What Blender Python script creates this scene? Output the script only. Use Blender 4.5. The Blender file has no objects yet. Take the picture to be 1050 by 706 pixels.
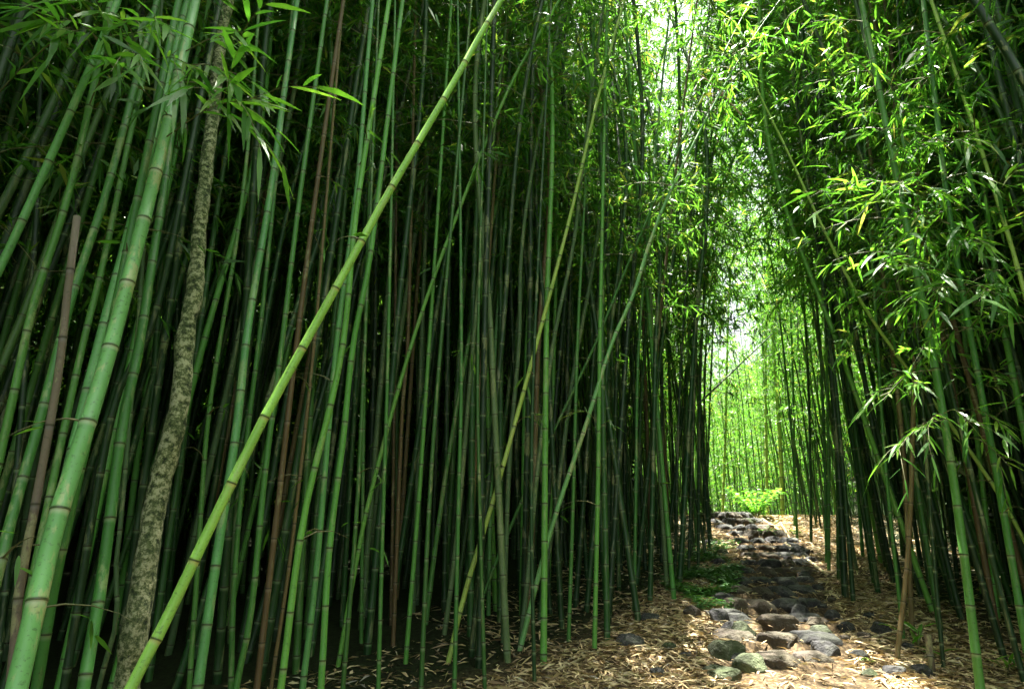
import bpy, math, random
import numpy as np
from mathutils import Vector, noise
random.seed(7)
RNG = np.random.default_rng(11)
PI = math.pi
SC = bpy.context.scene
COL = SC.collection

# ------------------------------------------------------------------ camera, sky, sun, exposure
PITCH = math.radians(18.0); FPX = 683.0; EYE = 1.5
cam = bpy.data.cameras.new("camera"); camo = bpy.data.objects.new("camera", cam); COL.objects.link(camo)
cam.sensor_width = 36; cam.lens = FPX / 1050 * 36; cam.clip_end = 3000; cam.clip_start = 0.05
camo.location = (0, 0, EYE); camo.rotation_euler = (PI / 2 + PITCH, 0, 0)
SC.camera = camo
SUN_EL = math.radians(79); SUN_AZ = math.radians(8)      # azimuth measured from +Y towards +X
w = bpy.data.worlds.new("World"); SC.world = w; w.use_nodes = True
nt = w.node_tree; bg = nt.nodes["Background"]
sky = nt.nodes.new("ShaderNodeTexSky"); sky.sky_type = 'NISHITA'; sky.sun_disc = False
sky.sun_elevation = SUN_EL; sky.sun_rotation = SUN_AZ; sky.air_density = 1.0; sky.dust_density = 6.0; sky.ozone_density = 0.6
hs = nt.nodes.new("ShaderNodeHueSaturation"); hs.inputs["Saturation"].default_value = .3      # milky humid sky
nt.links.new(sky.outputs[0], hs.inputs["Color"]); nt.links.new(hs.outputs[0], bg.inputs[0]); bg.inputs[1].default_value = 0.05
sl = bpy.data.lights.new("sun", 'SUN'); sl.energy = 5.0; sl.angle = math.radians(0.5); sl.color = (1.0, 0.95, 0.84)
so = bpy.data.objects.new("sun", sl); COL.objects.link(so)
sdir = Vector((math.sin(SUN_AZ) * math.cos(SUN_EL), math.cos(SUN_AZ) * math.cos(SUN_EL), math.sin(SUN_EL)))
so.rotation_euler = sdir.to_track_quat('Z', 'Y').to_euler()
so.location = (0, 0, 40)
SC.view_settings.view_transform = 'Standard'; SC.view_settings.look = 'None'
SC.view_settings.exposure = 3.4; SC.view_settings.gamma = 1.0
SC.cycles.max_bounces = 5; SC.cycles.diffuse_bounces = 2; SC.cycles.glossy_bounces = 2
SC.cycles.transmission_bounces = 4; SC.cycles.caustics_reflective = False; SC.cycles.caustics_refractive = False

# ------------------------------------------------------------------ terrain shape and photo geometry
BLY = [0, 1, 2, 3, 4, 5, 7.3, 10, 13, 14]; BLX = [-3.0, -2.6, -2.0, -1.2, -.45, .6, 2.05, 3.0, 3.8, 4.0]
BRY = [0, 3, 4.5, 6.4, 9, 12.7, 14];       BRX = [3.5, 3.3, 3.15, 3.15, 4.4, 5.35, 5.6]
def bl(y): return float(np.interp(y, BLY, BLX))
def br(y): return float(np.interp(y, BRY, BRX))
def base_h(x, y):
    x = np.asarray(x, float); y = np.asarray(y, float)
    h = 0.06 + 0.176 * np.clip(y, -30, 12.4)
    h = np.where(y > 12.4, 0.06 + 0.176 * 12.4 + 0.11 * (1 - np.exp(-(y - 12.4) / 0.6)), h)
    h = h - np.clip(y - 14, 0, 8) * 0.05
    h = h + np.clip(y - 20, 0, 40) * 0.22
    h = h + np.clip(-5.5 - x, 0, 14) * 0.75 + np.clip(x - 9.5, 0, 14) * 0.7  # side banks added to block the low sky behind the thicket
    return h
def ray(px, py):
    dx = (px - 525) / FPX; dy = (353 - py) / FPX
    return np.array((dx, math.cos(PITCH) - dy * math.sin(PITCH), math.sin(PITCH) + dy * math.cos(PITCH)))
def at(px, py, Y):
    """point of the place seen in direction (px, py) of the photo, Y metres ahead"""
    r = ray(px, py); return np.array((r[0] * Y / r[1], Y, EYE + r[2] * Y / r[1]))
def gp(px, py):
    r = ray(px, py); t = 1.0
    while t < 60:
        p = r * t
        if EYE + p[2] < base_h(p[0], p[1]): break
        t += 0.01
    return np.array((p[0], p[1], float(base_h(p[0], p[1]))))
def camdepth(p):
    return p[1] * math.cos(PITCH) + (p[2] - EYE) * math.sin(PITCH)

# stone steps: photo rows of the risers and their centre
STEP_PX = [(686, 806, 110), (664, 806, 112), (645, 802, 100), (628, 800, 92), (613, 799, 84), (601, 800, 80), (591, 801, 72), (582, 800, 66),
           (574, 800, 62), (567, 796, 60), (560, 790, 58), (553, 781, 54), (546, 768, 52), (540, 758, 50), (534, 750, 48), (529, 746, 44)]
STEPS = []
for (py, px, wpx) in STEP_PX:
    g = gp(px, py); STEPS.append((g[1], g[0], wpx * 1.12 / FPX * camdepth(g), g[2]))
PY = [s[0] for s in STEPS]; PX = [s[1] for s in STEPS]
PY = [0, 3.0] + PY + [14.5, 18]; PX = [1.5, 1.75] + PX + [STEPS[-1][1] + .1, STEPS[-1][1] - .6]
def pc(y): return np.interp(y, PY, PX)
def ground_h(x, y):
    """full ground height: slope, small humps, and treads levelled between the stone steps"""
    x = np.asarray(x, float); y = np.asarray(y, float)
    b = base_h(x, y)
    sy = np.array([s[0] for s in STEPS])
    idx = np.clip(np.searchsorted(sy, y, side='right') - 1, 0, len(sy) - 2)
    y0 = sy[idx]; y1 = sy[idx + 1]; f = np.clip((y - y0) / (y1 - y0), 0, 1)
    tread = base_h(x, y0) + (base_h(x, y1) - base_h(x, y0)) * (0.6 + 0.4 * f)
    inside = np.clip((0.62 - np.abs(x - pc(y))) / 0.15, 0, 1) * (y > sy[0]) * (y < sy[-1])
    return b * (1 - inside) + (tread - .02) * inside

# ------------------------------------------------------------------ node helpers
def new_mat(name):
    m = bpy.data.materials.new(name); m.use_nodes = True
    return m, m.node_tree, m.node_tree.nodes["Principled BSDF"]
def N(t, kind, **kw):
    n = t.nodes.new(kind)
    for k, v in kw.items():
        if k.startswith('i_'):
            key = k[2:]; n.inputs[int(key) if key.isdigit() else key].default_value = v
        else: setattr(n, k, v)
    return n
def ramp(t, src, stops):
    r = t.nodes.new("ShaderNodeValToRGB")
    e = r.color_ramp.elements
    while len(e) > 1: e.remove(e[-1])
    e[0].position = stops[0][0]; e[0].color = (*stops[0][1], 1)
    for p, c in stops[1:]:
        x = e.new(p); x.color = (*c, 1)
    t.links.new(src, r.inputs[0]); return r.outputs[0]
def mix(t, fac, a, b, mode='MIX'):
    m = t.nodes.new("ShaderNodeMix"); m.data_type = 'RGBA'; m.blend_type = mode
    for sock, v in ((m.inputs[0], fac), (m.inputs[6], a), (m.inputs[7], b)):
        if hasattr(v, 'is_output'): t.links.new(v, sock)
        elif isinstance(v, (int, float)): sock.default_value = v
        else: sock.default_value = (*v, 1)
    return m.outputs[2]
def noise_tex(t, scale, detail=4, vec=None, rough=.55):
    n = N(t, "ShaderNodeTexNoise"); n.inputs["Scale"].default_value = scale; n.inputs["Detail"].default_value = detail
    n.inputs["Roughness"].default_value = rough
    if vec is not None: t.links.new(vec, n.inputs["Vector"])
    return n.outputs[0]
def objcoord(t, scale=(1, 1, 1)):
    c = N(t, "ShaderNodeTexCoord"); mp = N(t, "ShaderNodeMapping"); mp.inputs["Scale"].default_value = scale
    t.links.new(c.outputs["Object"], mp.inputs[0]); return mp.outputs[0]
def bump(t, bsdf, height, strength, dist):
    b = N(t, "ShaderNodeBump"); b.inputs["Strength"].default_value = strength; b.inputs["Distance"].default_value = dist
    t.links.new(height, b.inputs["Height"]); t.links.new(b.outputs[0], bsdf.inputs["Normal"])

def culm_mat(name, c_dark, c_mid, c_light, scar=.45, per_island=False, rough=.48, bloomc=(.22, .30, .17)):
    m, t, p = new_mat(name)
    if per_island:
        g = N(t, "ShaderNodeNewGeometry"); rnd = g.outputs["Random Per Island"]
    else:
        g = N(t, "ShaderNodeObjectInfo"); rnd = g.outputs["Random"]
    base = ramp(t, rnd, [(0, c_dark), (.5, c_mid), (1, c_light)])
    vec = objcoord(t, (1, 1, .25))
    n1 = noise_tex(t, 9, 5, vec)
    base = mix(t, ramp(t, n1, [(.3, (0, 0, 0)), (.75, (1, 1, 1))]), base, mix(t, .5, base, mix(t, 1.0, base, (1.65, 1.6, 1.4), 'MULTIPLY')))
    # dusty streaks and pale scars running along the culm
    vec2 = objcoord(t, (1, 1, .12)); n2 = noise_tex(t, 26, 4, vec2, .6)
    base = mix(t, ramp(t, n2, [(.58, (0, 0, 0)), (.68, (scar * .8,) * 3)]), base, (.48, .48, .26))
    n4 = noise_tex(t, 5, 6, objcoord(t, (1, 1, .35)), .7)
    base = mix(t, ramp(t, n4, [(.56, (0, 0, 0)), (.60, (scar,) * 3), (.66, (scar * .4,) * 3)]), base, (.40, .42, .20))
    vec3 = objcoord(t); n3 = noise_tex(t, 70, 3, vec3, .7)
    base = mix(t, ramp(t, n3, [(.56, (0, 0, 0)), (.68, (.5, .5, .5))]), base, (.035, .05, .025))
    a = N(t, "ShaderNodeAttribute", attribute_name="ring"); sp = N(t, "ShaderNodeSeparateColor")
    t.links.new(a.outputs["Color"], sp.inputs[0])
    base = mix(t, sp.outputs[1], base, bloomc)               # powdery band under each node
    base = mix(t, sp.outputs[0], base, (.035, .035, .015))   # dark sheath scar of the node, also darkens inside cut ends
    t.links.new(base, p.inputs["Base Color"])
    p.inputs["Roughness"].default_value = rough; p.inputs["Specular IOR Level"].default_value = .45
    bump(t, p, n2, .12, .004)
    return m
M_GREEN = culm_mat("bamboo_green", (.011, .046, .012), (.017, .070, .016), (.042, .125, .024))  # green darkened, putting part of the thicket's shade into the colour
M_BRIGHT = culm_mat("bamboo_bright_green", (.07, .24, .045), (.10, .29, .05), (.15, .34, .06), .3)
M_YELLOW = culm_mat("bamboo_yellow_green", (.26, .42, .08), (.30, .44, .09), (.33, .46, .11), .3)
M_BLUE = culm_mat("bamboo_blue_green", (.075, .24, .075), (.095, .27, .08), (.12, .30, .09), .35)
M_NEAR = culm_mat("bamboo_near_green", (.04, .15, .03), (.055, .18, .035), (.08, .22, .045), .4)
M_PALE = culm_mat("bamboo_pale_powdery_green", (.13, .33, .11), (.14, .34, .115), (.15, .35, .12), .8, rough=.4, bloomc=(.45, .5, .35))
M_POLE = culm_mat("bamboo_fresh_yellow_green", (.24, .50, .09), (.25, .51, .095), (.26, .52, .10), .35, rough=.35, bloomc=(.5, .5, .2))
M_DARK = culm_mat("bamboo_shaded_green", (.007, .026, .008), (.011, .038, .011), (.018, .060, .015))  # darkest green copy, thicket shade put into the colour
M_GREY = culm_mat("bamboo_grey_green", (.05, .10, .045), (.07, .13, .055), (.11, .17, .07), .4, rough=.6)
M_BROWN = culm_mat("bamboo_dead_brown", (.075, .050, .022), (.115, .078, .034), (.17, .125, .055), .35, rough=.6, bloomc=(.25, .2, .14))
M_DEAD = culm_mat("bamboo_weathered_purple", (.11, .085, .065), (.12, .095, .075), (.13, .10, .075), .5, rough=.7, bloomc=(.16, .15, .15))
M_STRAW = culm_mat("bamboo_dry_straw", (.42, .34, .20), (.46, .38, .23), (.5, .42, .26), .2, rough=.6, bloomc=(.5, .45, .35))
M_MASS = culm_mat("bamboo_thicket_culms", (.006, .024, .008), (.013, .048, .012), (.045, .11, .022), .2, per_island=True)  # culms of the mass, darkened with thicket shade in the colour

def leaf_mat(name, stops, trans=.45, tcol=(1.6, 1.5, .7), rough=.38):
    m, t, p = new_mat(name)
    g = N(t, "ShaderNodeNewGeometry")
    c = ramp(t, g.outputs["Random Per Island"], stops)
    t.links.new(c, p.inputs["Base Color"]); p.inputs["Roughness"].default_value = rough
    p.inputs["Specular IOR Level"].default_value = .55
    tr = N(t, "ShaderNodeBsdfTranslucent"); tc = mix(t, 1.0, c, tcol, 'MULTIPLY'); t.links.new(tc, tr.inputs[0])
    ms = N(t, "ShaderNodeMixShader"); ms.inputs[0].default_value = trans
    t.links.new(p.outputs[0], ms.inputs[1]); t.links.new(tr.outputs[0], ms.inputs[2])
    t.links.new(ms.outputs[0], t.nodes["Material Output"].inputs[0])
    return m
M_LEAF = leaf_mat("bamboo_leaf", [(0, (.035, .13, .02)), (.5, (.06, .20, .025)), (.88, (.11, .29, .035)), (1, (.24, .28, .06))], .6, (1.7, 1.45, .9))
M_LEAFN = leaf_mat("bamboo_leaf_bright", [(0, (.05, .18, .03)), (.5, (.09, .28, .035)), (.93, (.16, .36, .05)), (1, (.28, .33, .1))], .55)  # brighter leaf; on the bamboo it puts light into the colour
M_WEED = leaf_mat("weed_leaf", [(0, (.035, .12, .03)), (.6, (.06, .18, .04)), (1, (.1, .25, .05))], .35)
M_LITTER = leaf_mat("dry_leaf", [(0, (.12, .085, .05)), (.25, (.32, .22, .11)), (.6, (.56, .43, .22)), (.92, (.68, .56, .33)), (1, (.35, .33, .3))], .12, (1, .9, .6), .6)
def twig_mat():
    m, t, p = new_mat("twig"); c = ramp(t, noise_tex(t, 20), [(.3, (.10, .13, .05)), (.7, (.20, .17, .08))])
    t.links.new(c, p.inputs["Base Color"]); p.inputs["Roughness"].default_value = .6; return m
M_TWIG = twig_mat()
def pinktwig():
    m, t, p = new_mat("dry_pink_twig"); p.inputs["Base Color"].default_value = (.50, .33, .24, 1); p.inputs["Roughness"].default_value = .6; return m
M_PINK = pinktwig()

# ------------------------------------------------------------------ mesh helpers
def link(o, parent=None):
    COL.objects.link(o)
    if parent is not None: o.parent = parent
    return o
def mk(name, V, Q, mats, parent=None, ring=None, smooth=True, midx=None, loc=None):
    V = np.asarray(V, np.float32); Q = np.asarray(Q, np.int32)
    me = bpy.data.meshes.new(name)
    k = Q.shape[1]
    me.vertices.add(len(V)); me.vertices.foreach_set("co", V.ravel())
    me.loops.add(Q.size); me.loops.foreach_set("vertex_index", Q.ravel())
    me.polygons.add(len(Q)); me.polygons.foreach_set("loop_start", np.arange(0, Q.size, k, dtype=np.int32))
    me.polygons.foreach_set("loop_total", np.full(len(Q), k, np.int32))
    for m in (mats if isinstance(mats, (list, tuple)) else [mats]): me.materials.append(m)
    if midx is not None: me.polygons.foreach_set("material_index", np.asarray(midx, np.int32))
    me.polygons.foreach_set("use_smooth", np.full(len(Q), smooth, bool))
    if ring is not None:
        a = me.color_attributes.new("ring", 'FLOAT_COLOR', 'POINT'); a.data.foreach_set("color", np.asarray(ring, np.float32).ravel())
    me.update(calc_edges=True)
    o = bpy.data.objects.new(name, me)
    if loc is not None: o.location = loc
    return link(o, parent)
def tag(o, label=None, cat=None, group=None, kind=None):
    if label: o["label"] = label
    if cat: o["category"] = cat
    if group: o["group"] = group
    if kind: o["kind"] = kind
    return o
def empty(name, loc=(0, 0, 0)):
    o = bpy.data.objects.new(name, None); o.location = loc; o.empty_display_size = .1; return link(o)

def spline(P, n=80):
    """Catmull-Rom through points, resampled evenly"""
    P = np.asarray(P, float)
    if len(P) == 2: P = np.array([P[0], (P[0] + P[1]) / 2, P[1]])
    E = np.vstack([2 * P[0] - P[1], P, 2 * P[-1] - P[-2]]); out = []
    for i in range(1, len(E) - 2):
        for t in np.linspace(0, 1, 16, endpoint=False):
            a, b, c, d = E[i - 1:i + 3]
            out.append(.5 * (2 * b + (c - a) * t + (2 * a - 5 * b + 4 * c - d) * t * t + (3 * b - a - 3 * c + d) * t ** 3))
    out.append(P[-1]); out = np.array(out)
    s = np.r_[0, np.cumsum(np.linalg.norm(np.diff(out, axis=0), axis=1))]
    return out, s
def curve_at(path, s, q):
    return np.stack([np.interp(q, s, path[:, k]) for k in range(3)], 1)
def tube(path, s, q, rad, sides):
    """tube along the path with rings at arc positions q and radii rad"""
    C = curve_at(path, s, q)
    T = np.gradient(C, axis=0) if len(q) > 2 else np.tile(C[1] - C[0], (2, 1))
    # direction by small difference on the path, robust against doubled rings
    e = .02; A = curve_at(path, s, np.clip(q - e, s[0], s[-1])); B = curve_at(path, s, np.clip(q + e, s[0], s[-1]))
    T = B - A; T /= np.maximum(np.linalg.norm(T, axis=1, keepdims=True), 1e-9)
    ref = np.array((0., 1., 0.)) if abs(T[:, 1]).mean() < .8 else np.array((1., 0, 0))
    U = np.cross(T, ref); U /= np.linalg.norm(U, axis=1, keepdims=True); W = np.cross(T, U)
    a = np.linspace(0, 2 * PI, sides, endpoint=False)
    V = C[:, None] + (np.cos(a)[None, :, None] * U[:, None] + np.sin(a)[None, :, None] * W[:, None]) * np.asarray(rad)[:, None, None]
    n = len(q); i = np.arange(n - 1)[:, None] * sides; j = np.arange(sides)[None]; j2 = (j + 1) % sides
    Q = np.stack([i + j, i + j2, i + sides + j2, i + sides + j], -1).reshape(-1, 4)
    return V.reshape(-1, 3), Q
def culm_mesh(path, s, r0, sides=10, inter=.28, full=11., near=True, cut=False, rng=random):
    """hollow-looking bamboo culm: internodes swelling into ridged nodes, tapering to the tip"""
    L = s[-1]; q = []; rad = []; ring = []
    def R(x):
        f = x / full
        return r0 * max(.10, (1 - .22 * min(f, .5) / .5) if f < .5 else .78 * (1 - ((f - .5) / .5) ** 1.3 * .88))
    x = 0.0; k = 0; ndz = []
    while x < L:
        step = inter * (.62 + .38 * min(1, k / 5)) * rng.uniform(.88, 1.12)
        y = x + step
        if y > L - .02: break
        ndz.append(y); x = y; k += 1
    q.append(0); rad.append(R(0)); ring.append((0, 0)); prev = 0
    for y in ndz:
        r = R(y); h = max(.004, r * .16)
        if near:
            if y - prev > .1: q.append((y + prev) / 2); rad.append(R((y + prev) / 2) * .985); ring.append((0, 0))
            seq = [(-6 * h, .99, 0, 0), (-3 * h, 1.0, 0, .6), (-1.4 * h, 1.0, .0, .8), (-1.1 * h, 1.075, .8, 0), (-.5 * h, 1.10, .9, .0), (0, 1.02, .9, 0), (.7 * h, 1.09, .1, .2), (1.8 * h, 1.01, 0, 0)]
        else:
            seq = [(-3.5 * h, 1.0, 0, .1), (-1 * h, 1.02, .3, .6), (0, 1.12, .9, 0), (2.0 * h, 1.0, 0, 0)]
        for dz, f, a, b in seq:
            if y + dz > q[-1] + 1e-4: q.append(y + dz); rad.append(r * f); ring.append((a, b))
        prev = y
    if L > q[-1] + .005: q.append(L); rad.append(R(L)); ring.append((0, 0))
    q = np.array(q); rad = np.array(rad)
    if cut:
        q = np.append(q, [L + .001, L + .002, L - .12]); rad = np.append(rad, [rad[-1] * .98, rad[-1] * .78, rad[-1] * .7]); ring += [(.2, 0), (.2, 0), (1, 0)]
        qq = np.clip(q, 0, L)
    else: qq = q
    V, Q = tube(path, s, qq, rad, sides)
    rg = np.zeros((len(q), 4), np.float32); rg[:, :2] = np.array(ring)[:len(q)]; rg[:, 3] = 1
    return V, Q, np.repeat(rg, sides, 0), np.array(ndz)

def norm(a): return a / np.maximum(np.linalg.norm(a, axis=-1, keepdims=True), 1e-9)
def leaves(P, D, L, W, rng, droop=.25, stations=2, roll=.9):
    """lance-shaped leaves; P base, D direction; stations 2 = kite, 4 = curved blade"""
    n = len(P); D = norm(D)
    side = norm(np.cross(D, np.array((0, 0, 1.))) + 1e-5); up = np.cross(side, D)
    th = rng.normal(0, roll, n)[:, None]; S = side * np.cos(th) + up * np.sin(th)
    L = np.asarray(L)[:, None]; W = np.asarray(W)[:, None]
    down = np.array((0, 0, -1.)); dr = (rng.uniform(.3, 1.4, n) * droop)[:, None]
    def c(t): return P + D * L * t + down * dr * L * t * t
    if stations == 2:
        V = np.stack([P, c(.38) + S * W / 2, c(1.), c(.38) - S * W / 2], 1).reshape(-1, 3)
        Q = np.arange(4 * n).reshape(-1, 4)
    else:
        ts = [0, .14, .45, .78, 1.]; ws = [.10, .72, 1., .55, .03]
        V = np.stack([c(t) + sg * S * W / 2 * wv for t, wv in zip(ts, ws) for sg in (1, -1)], 1).reshape(-1, 3)
        b = np.arange(n)[:, None] * 10
        Q = np.concatenate([b + np.array([2 * k, 2 * k + 1, 2 * k + 3, 2 * k + 2])[None] for k in range(4)], 0)
    return V, Q
def foliage(path, s, ndz, h0, rng, branches=3, blen=(.45, 1.1), sprays=6, per=5, lsize=(.09, .15), stations=2, bias=None, skip=.0, s1=None):
    """branches at the nodes above h0, sprays of leaves along them; returns leaf arrays and twig arrays"""
    LP = []; LD = []; TV = []; TQ = []; off = 0
    L = s[-1]
    for y in ndz:
        if y < h0 or (s1 and y > s1) or rng.random() < skip: continue
        c = curve_at(path, s, np.array([y]))[0]
        az0 = rng.uniform(0, 2 * PI)
        for b in range(branches):
            az = az0 + b * 2.1 + rng.normal(0, .4)
            ln = rng.uniform(*blen) * (1 - .45 * max(0, (y - h0) / max(L - h0, .1)))
            d = np.array((math.cos(az), math.sin(az), rng.uniform(.1, .9)))
            if bias is not None: d = d + bias
            d = d / np.linalg.norm(d)
            t = np.linspace(0, 1, 5)[:, None]
            pth = c + d * ln * t + np.array((0, 0, -1.)) * ln * rng.uniform(.25, .8) * t ** 2
            a = np.cross(d, (0, 0, 1.)); a /= np.linalg.norm(a); bb = np.cross(a, d)
            r = (.0045 * (1 - .8 * t)) 
            ring = np.stack([pth + a * r, pth - a * r * .5 + bb * r * .87, pth - a * r * .5 - bb * r * .87], 1).reshape(-1, 3)
            i = np.arange(4)[:, None] * 3; j = np.arange(3)[None]; j2 = (j + 1) % 3
            TV.append(ring); TQ.append(np.stack([i + j, i + j2, i + 3 + j2, i + 3 + j], -1).reshape(-1, 4) + off); off += 15
            for k in range(sprays):
                f = (k + 1) / sprays * rng.uniform(.85, 1.0); f = min(f, 1)
                i0 = min(int(f * 4), 3); ff = f * 4 - i0
                q = pth[i0] * (1 - ff) + pth[i0 + 1] * ff
                tg = pth[i0 + 1] - pth[i0]; tg = tg / np.linalg.norm(tg)
                sd = rng.normal(0, .6, 3); sd[2] -= .15
                ax = tg * .8 + sd; ax /= np.linalg.norm(ax)
                lt = rng.uniform(.04, .14)
                e = q + ax * lt
                for m in range(per):
                    pos = q + ax * lt * (m + 1) / per
                    fan = rng.normal(0, .42, 3)
                    LP.append(pos); LD.append(ax * .75 + fan + np.array((0, 0, -.18)))
    if not LP: return None
    LP = np.array(LP); LD = np.array(LD); n = len(LP)
    Ls = rng.uniform(lsize[0], lsize[1], n); Ws = Ls * rng.uniform(.12, .17, n)
    V, Q = leaves(LP, LD, Ls, Ws, rng, stations=stations)
    return V, Q, np.concatenate(TV), np.concatenate(TQ)
def join(parts):
    V = []; Q = []; M = []; o = 0
    for k, (v, q) in enumerate(parts):
        V.append(v); Q.append(q + o); M.append(np.full(len(q), k)); o += len(v)
    return np.concatenate(V), np.concatenate(Q), np.concatenate(M)

# ------------------------------------------------------------------ ground
def axis(fine0, fine1, step, far):
    a = list(np.arange(fine0, fine1, step)); x = fine1; d = step
    while x < far: a.append(x); d *= 1.22; x += d
    x = fine0; d = step
    while x > -far: d *= 1.22; x -= d; a.insert(0, x)
    return np.array(a)
def build_ground():
    xs = axis(-1.5, 6.6, .05, 420); ys = axis(2.6, 15.0, .05, 420)
    X, Y = np.meshgrid(xs, ys); H = ground_h(X, Y)
    nz = np.zeros_like(H)
    for j in range(H.shape[0]):
        for i in range(H.shape[1]):
            x, y = X[j, i], Y[j, i]
            v = .05 * noise.noise((x * .7, y * .7, 0)) + .03 * noise.noise((x * 2.2, y * 2.2, 3))
            if -2 < x < 7 and 2 < y < 16: v += .012 * noise.noise((x * 8, y * 8, 5)) + .008 * noise.noise((x * 17, y * 17, 9))
            nz[j, i] = v
    dpath = np.clip((np.abs(X - pc(Y)) - .45) / .5, .08, 1)
    H = H + nz * dpath
    V = np.stack([X, Y, H], -1).reshape(-1, 3); nx = len(xs); ny = len(ys)
    i = np.arange(nx - 1)[None]; j = np.arange(ny - 1)[:, None] * nx
    Q = np.stack([j + i, j + i + 1, j + nx + i + 1, j + nx + i], -1).reshape(-1, 4)
    m, t, p = new_mat("forest_soil")
    v = objcoord(t)
    n1 = noise_tex(t, 3, 6, v); n2 = noise_tex(t, 40, 5, v); n3 = noise_tex(t, 140, 3, v)
    c = ramp(t, n1, [(.3, (.03, .022, .014)), (.7, (.085, .060, .036))])
    c = mix(t, ramp(t, n2, [(.45, (0, 0, 0)), (.62, (.7, .7, .7))]), c, (.24, .17, .09))
    c = mix(t, ramp(t, n3, [(.5, (0, 0, 0)), (.65, (.6, .6, .6))]), c, (.035, .028, .02))
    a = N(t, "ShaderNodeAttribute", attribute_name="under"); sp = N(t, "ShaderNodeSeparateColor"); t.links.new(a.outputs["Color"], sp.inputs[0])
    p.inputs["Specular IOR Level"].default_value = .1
    und = ramp(t, n2, [(.35, (.012, .012, .007)), (.65, (.022, .034, .012))])      # humus and moss, darkened to put the thicket's shade into the colour
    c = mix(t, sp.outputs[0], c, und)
    t.links.new(c, p.inputs["Base Color"]); p.inputs["Roughness"].default_value = .9
    bump(t, p, n3, .5, .02)
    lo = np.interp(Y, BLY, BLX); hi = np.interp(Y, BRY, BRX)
    un = np.clip(np.maximum((lo - X) / .7 + .3, (X - hi) / .7 - .1), 0, 1); un = np.where((Y > 18), 1, un); un = np.where(Y < 0, 1, un)  # mask for the shade put into the soil colour beside the corridor
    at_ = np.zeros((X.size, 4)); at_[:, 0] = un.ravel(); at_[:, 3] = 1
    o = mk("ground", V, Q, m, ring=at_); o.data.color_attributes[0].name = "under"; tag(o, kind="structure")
    return xs, ys, H
GX, GY, GH = build_ground()
def gz(x, y):
    i = int(np.clip(np.searchsorted(GX, x) - 1, 0, len(GX) - 2)); j = int(np.clip(np.searchsorted(GY, y) - 1, 0, len(GY) - 2))
    fx = (x - GX[i]) / (GX[i + 1] - GX[i]); fy = (y - GY[j]) / (GY[j + 1] - GY[j])
    return float((GH[j, i] * (1 - fx) + GH[j, i + 1] * fx) * (1 - fy) + (GH[j + 1, i] * (1 - fx) + GH[j + 1, i + 1] * fx) * fy)

# ------------------------------------------------------------------ foreground culms, one by one
CULMS = []      # world x,y of placed bases, to keep the thicket off them
def hand_culm(pts, wpx, Y, mat, label, group=None, total=10.5, h0=6.5, foliage_kw=None, cut=False, stop_up=False, crown=True, inter=.28, Y2=None, base=None, arc=.25):
    """pts: photo points from bottom to top along the culm; Y: metres ahead at the bottom point, Y2 at the top point"""
    rng = np.random.default_rng(int(pts[0][0] * 7 + pts[0][1] * 13 + 5)); prng = random.Random(int(pts[0][0] * 31 + pts[0][1]))
    n = len(pts); Y2 = Y if Y2 is None else Y2
    W = [at(x, y, Y + (Y2 - Y) * k / (n - 1)) for k, (x, y) in enumerate(pts)]
    r = wpx * .43 * camdepth(W[0]) / FPX
    # down to the ground along the lower direction
    d = W[0] - W[1]; d = d / np.linalg.norm(d)
    if d[2] > -.35: d[2] = -.35
    p = W[0].copy(); low = []
    for _ in range(400):
        if p[2] <= gz(p[0], p[1]) - .06: break
        p = p + d * .05; d = d + np.array((0, 0, -.012)); d /= np.linalg.norm(d)
    else: pass
    if np.linalg.norm(p - W[0]) > .1: low = [p]
    P = low + W
    # on up to the full height, arching over slightly
    Ln = sum(np.linalg.norm(P[i + 1] - P[i]) for i in range(len(P) - 1))
    if not stop_up and not cut:
        d = P[-1] - P[-2]; d /= np.linalg.norm(d); q = P[-1].copy(); side = np.array((d[0], d[1], 0))
        step = 1.0
        while Ln < total:
            f = Ln / total
            dd = d + (np.array((0, 0, .35)) if d[2] < .9 and f < .6 else 0) * .3 + side * arc * f * .5 + np.array((0, 0, -1.)) * arc * max(0, f - .6)
            dd /= np.linalg.norm(dd); q = q + dd * step; P = P + [q.copy()]; Ln += step; d = dd
    path, s = spline(P)
    b = P[0].copy(); path = path - b
    root = empty("bamboo", b)
    tag(root, label, "bamboo", group)
    V, Q, rg, nd = culm_mesh(path, s, r, sides=14 if wpx > 7 else 10, inter=inter, full=max(total, Ln), cut=cut, rng=prng)
    mk("culm", V, Q, mat, root, rg)
    if crown and not cut:
        kw = dict(branches=3, sprays=5, per=5, stations=2); kw.update(foliage_kw or {})
        F = foliage(path, s, nd, h0, rng, **kw)
        if F:
            VV, QQ, MI = join([(F[0], F[1]), (F[2], F[3])]); mk("foliage", VV, QQ, [M_LEAFN if group in (RG, AGN) else M_LEAF, M_TWIG], root, midx=MI)  # brighter leaf puts light into the right and arching crowns
    for y_ in ([] if cut else [v for v in nd if 1.0 < v < h0 and rng.random() < .12][:6]):
        F = foliage(path, s, np.array([y_]), 1.0, rng, branches=1, blen=(.10, .38), sprays=2, per=2, lsize=(.06, .11), stations=4)
        VV, QQ, MI = join([(F[0], F[1]), (F[2], F[3])]); mk("side_twig", VV, QQ, [M_LEAF, M_TWIG], root, midx=MI)
    CULMS.append((b[0], b[1]))
    return root, path, s, b

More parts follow.
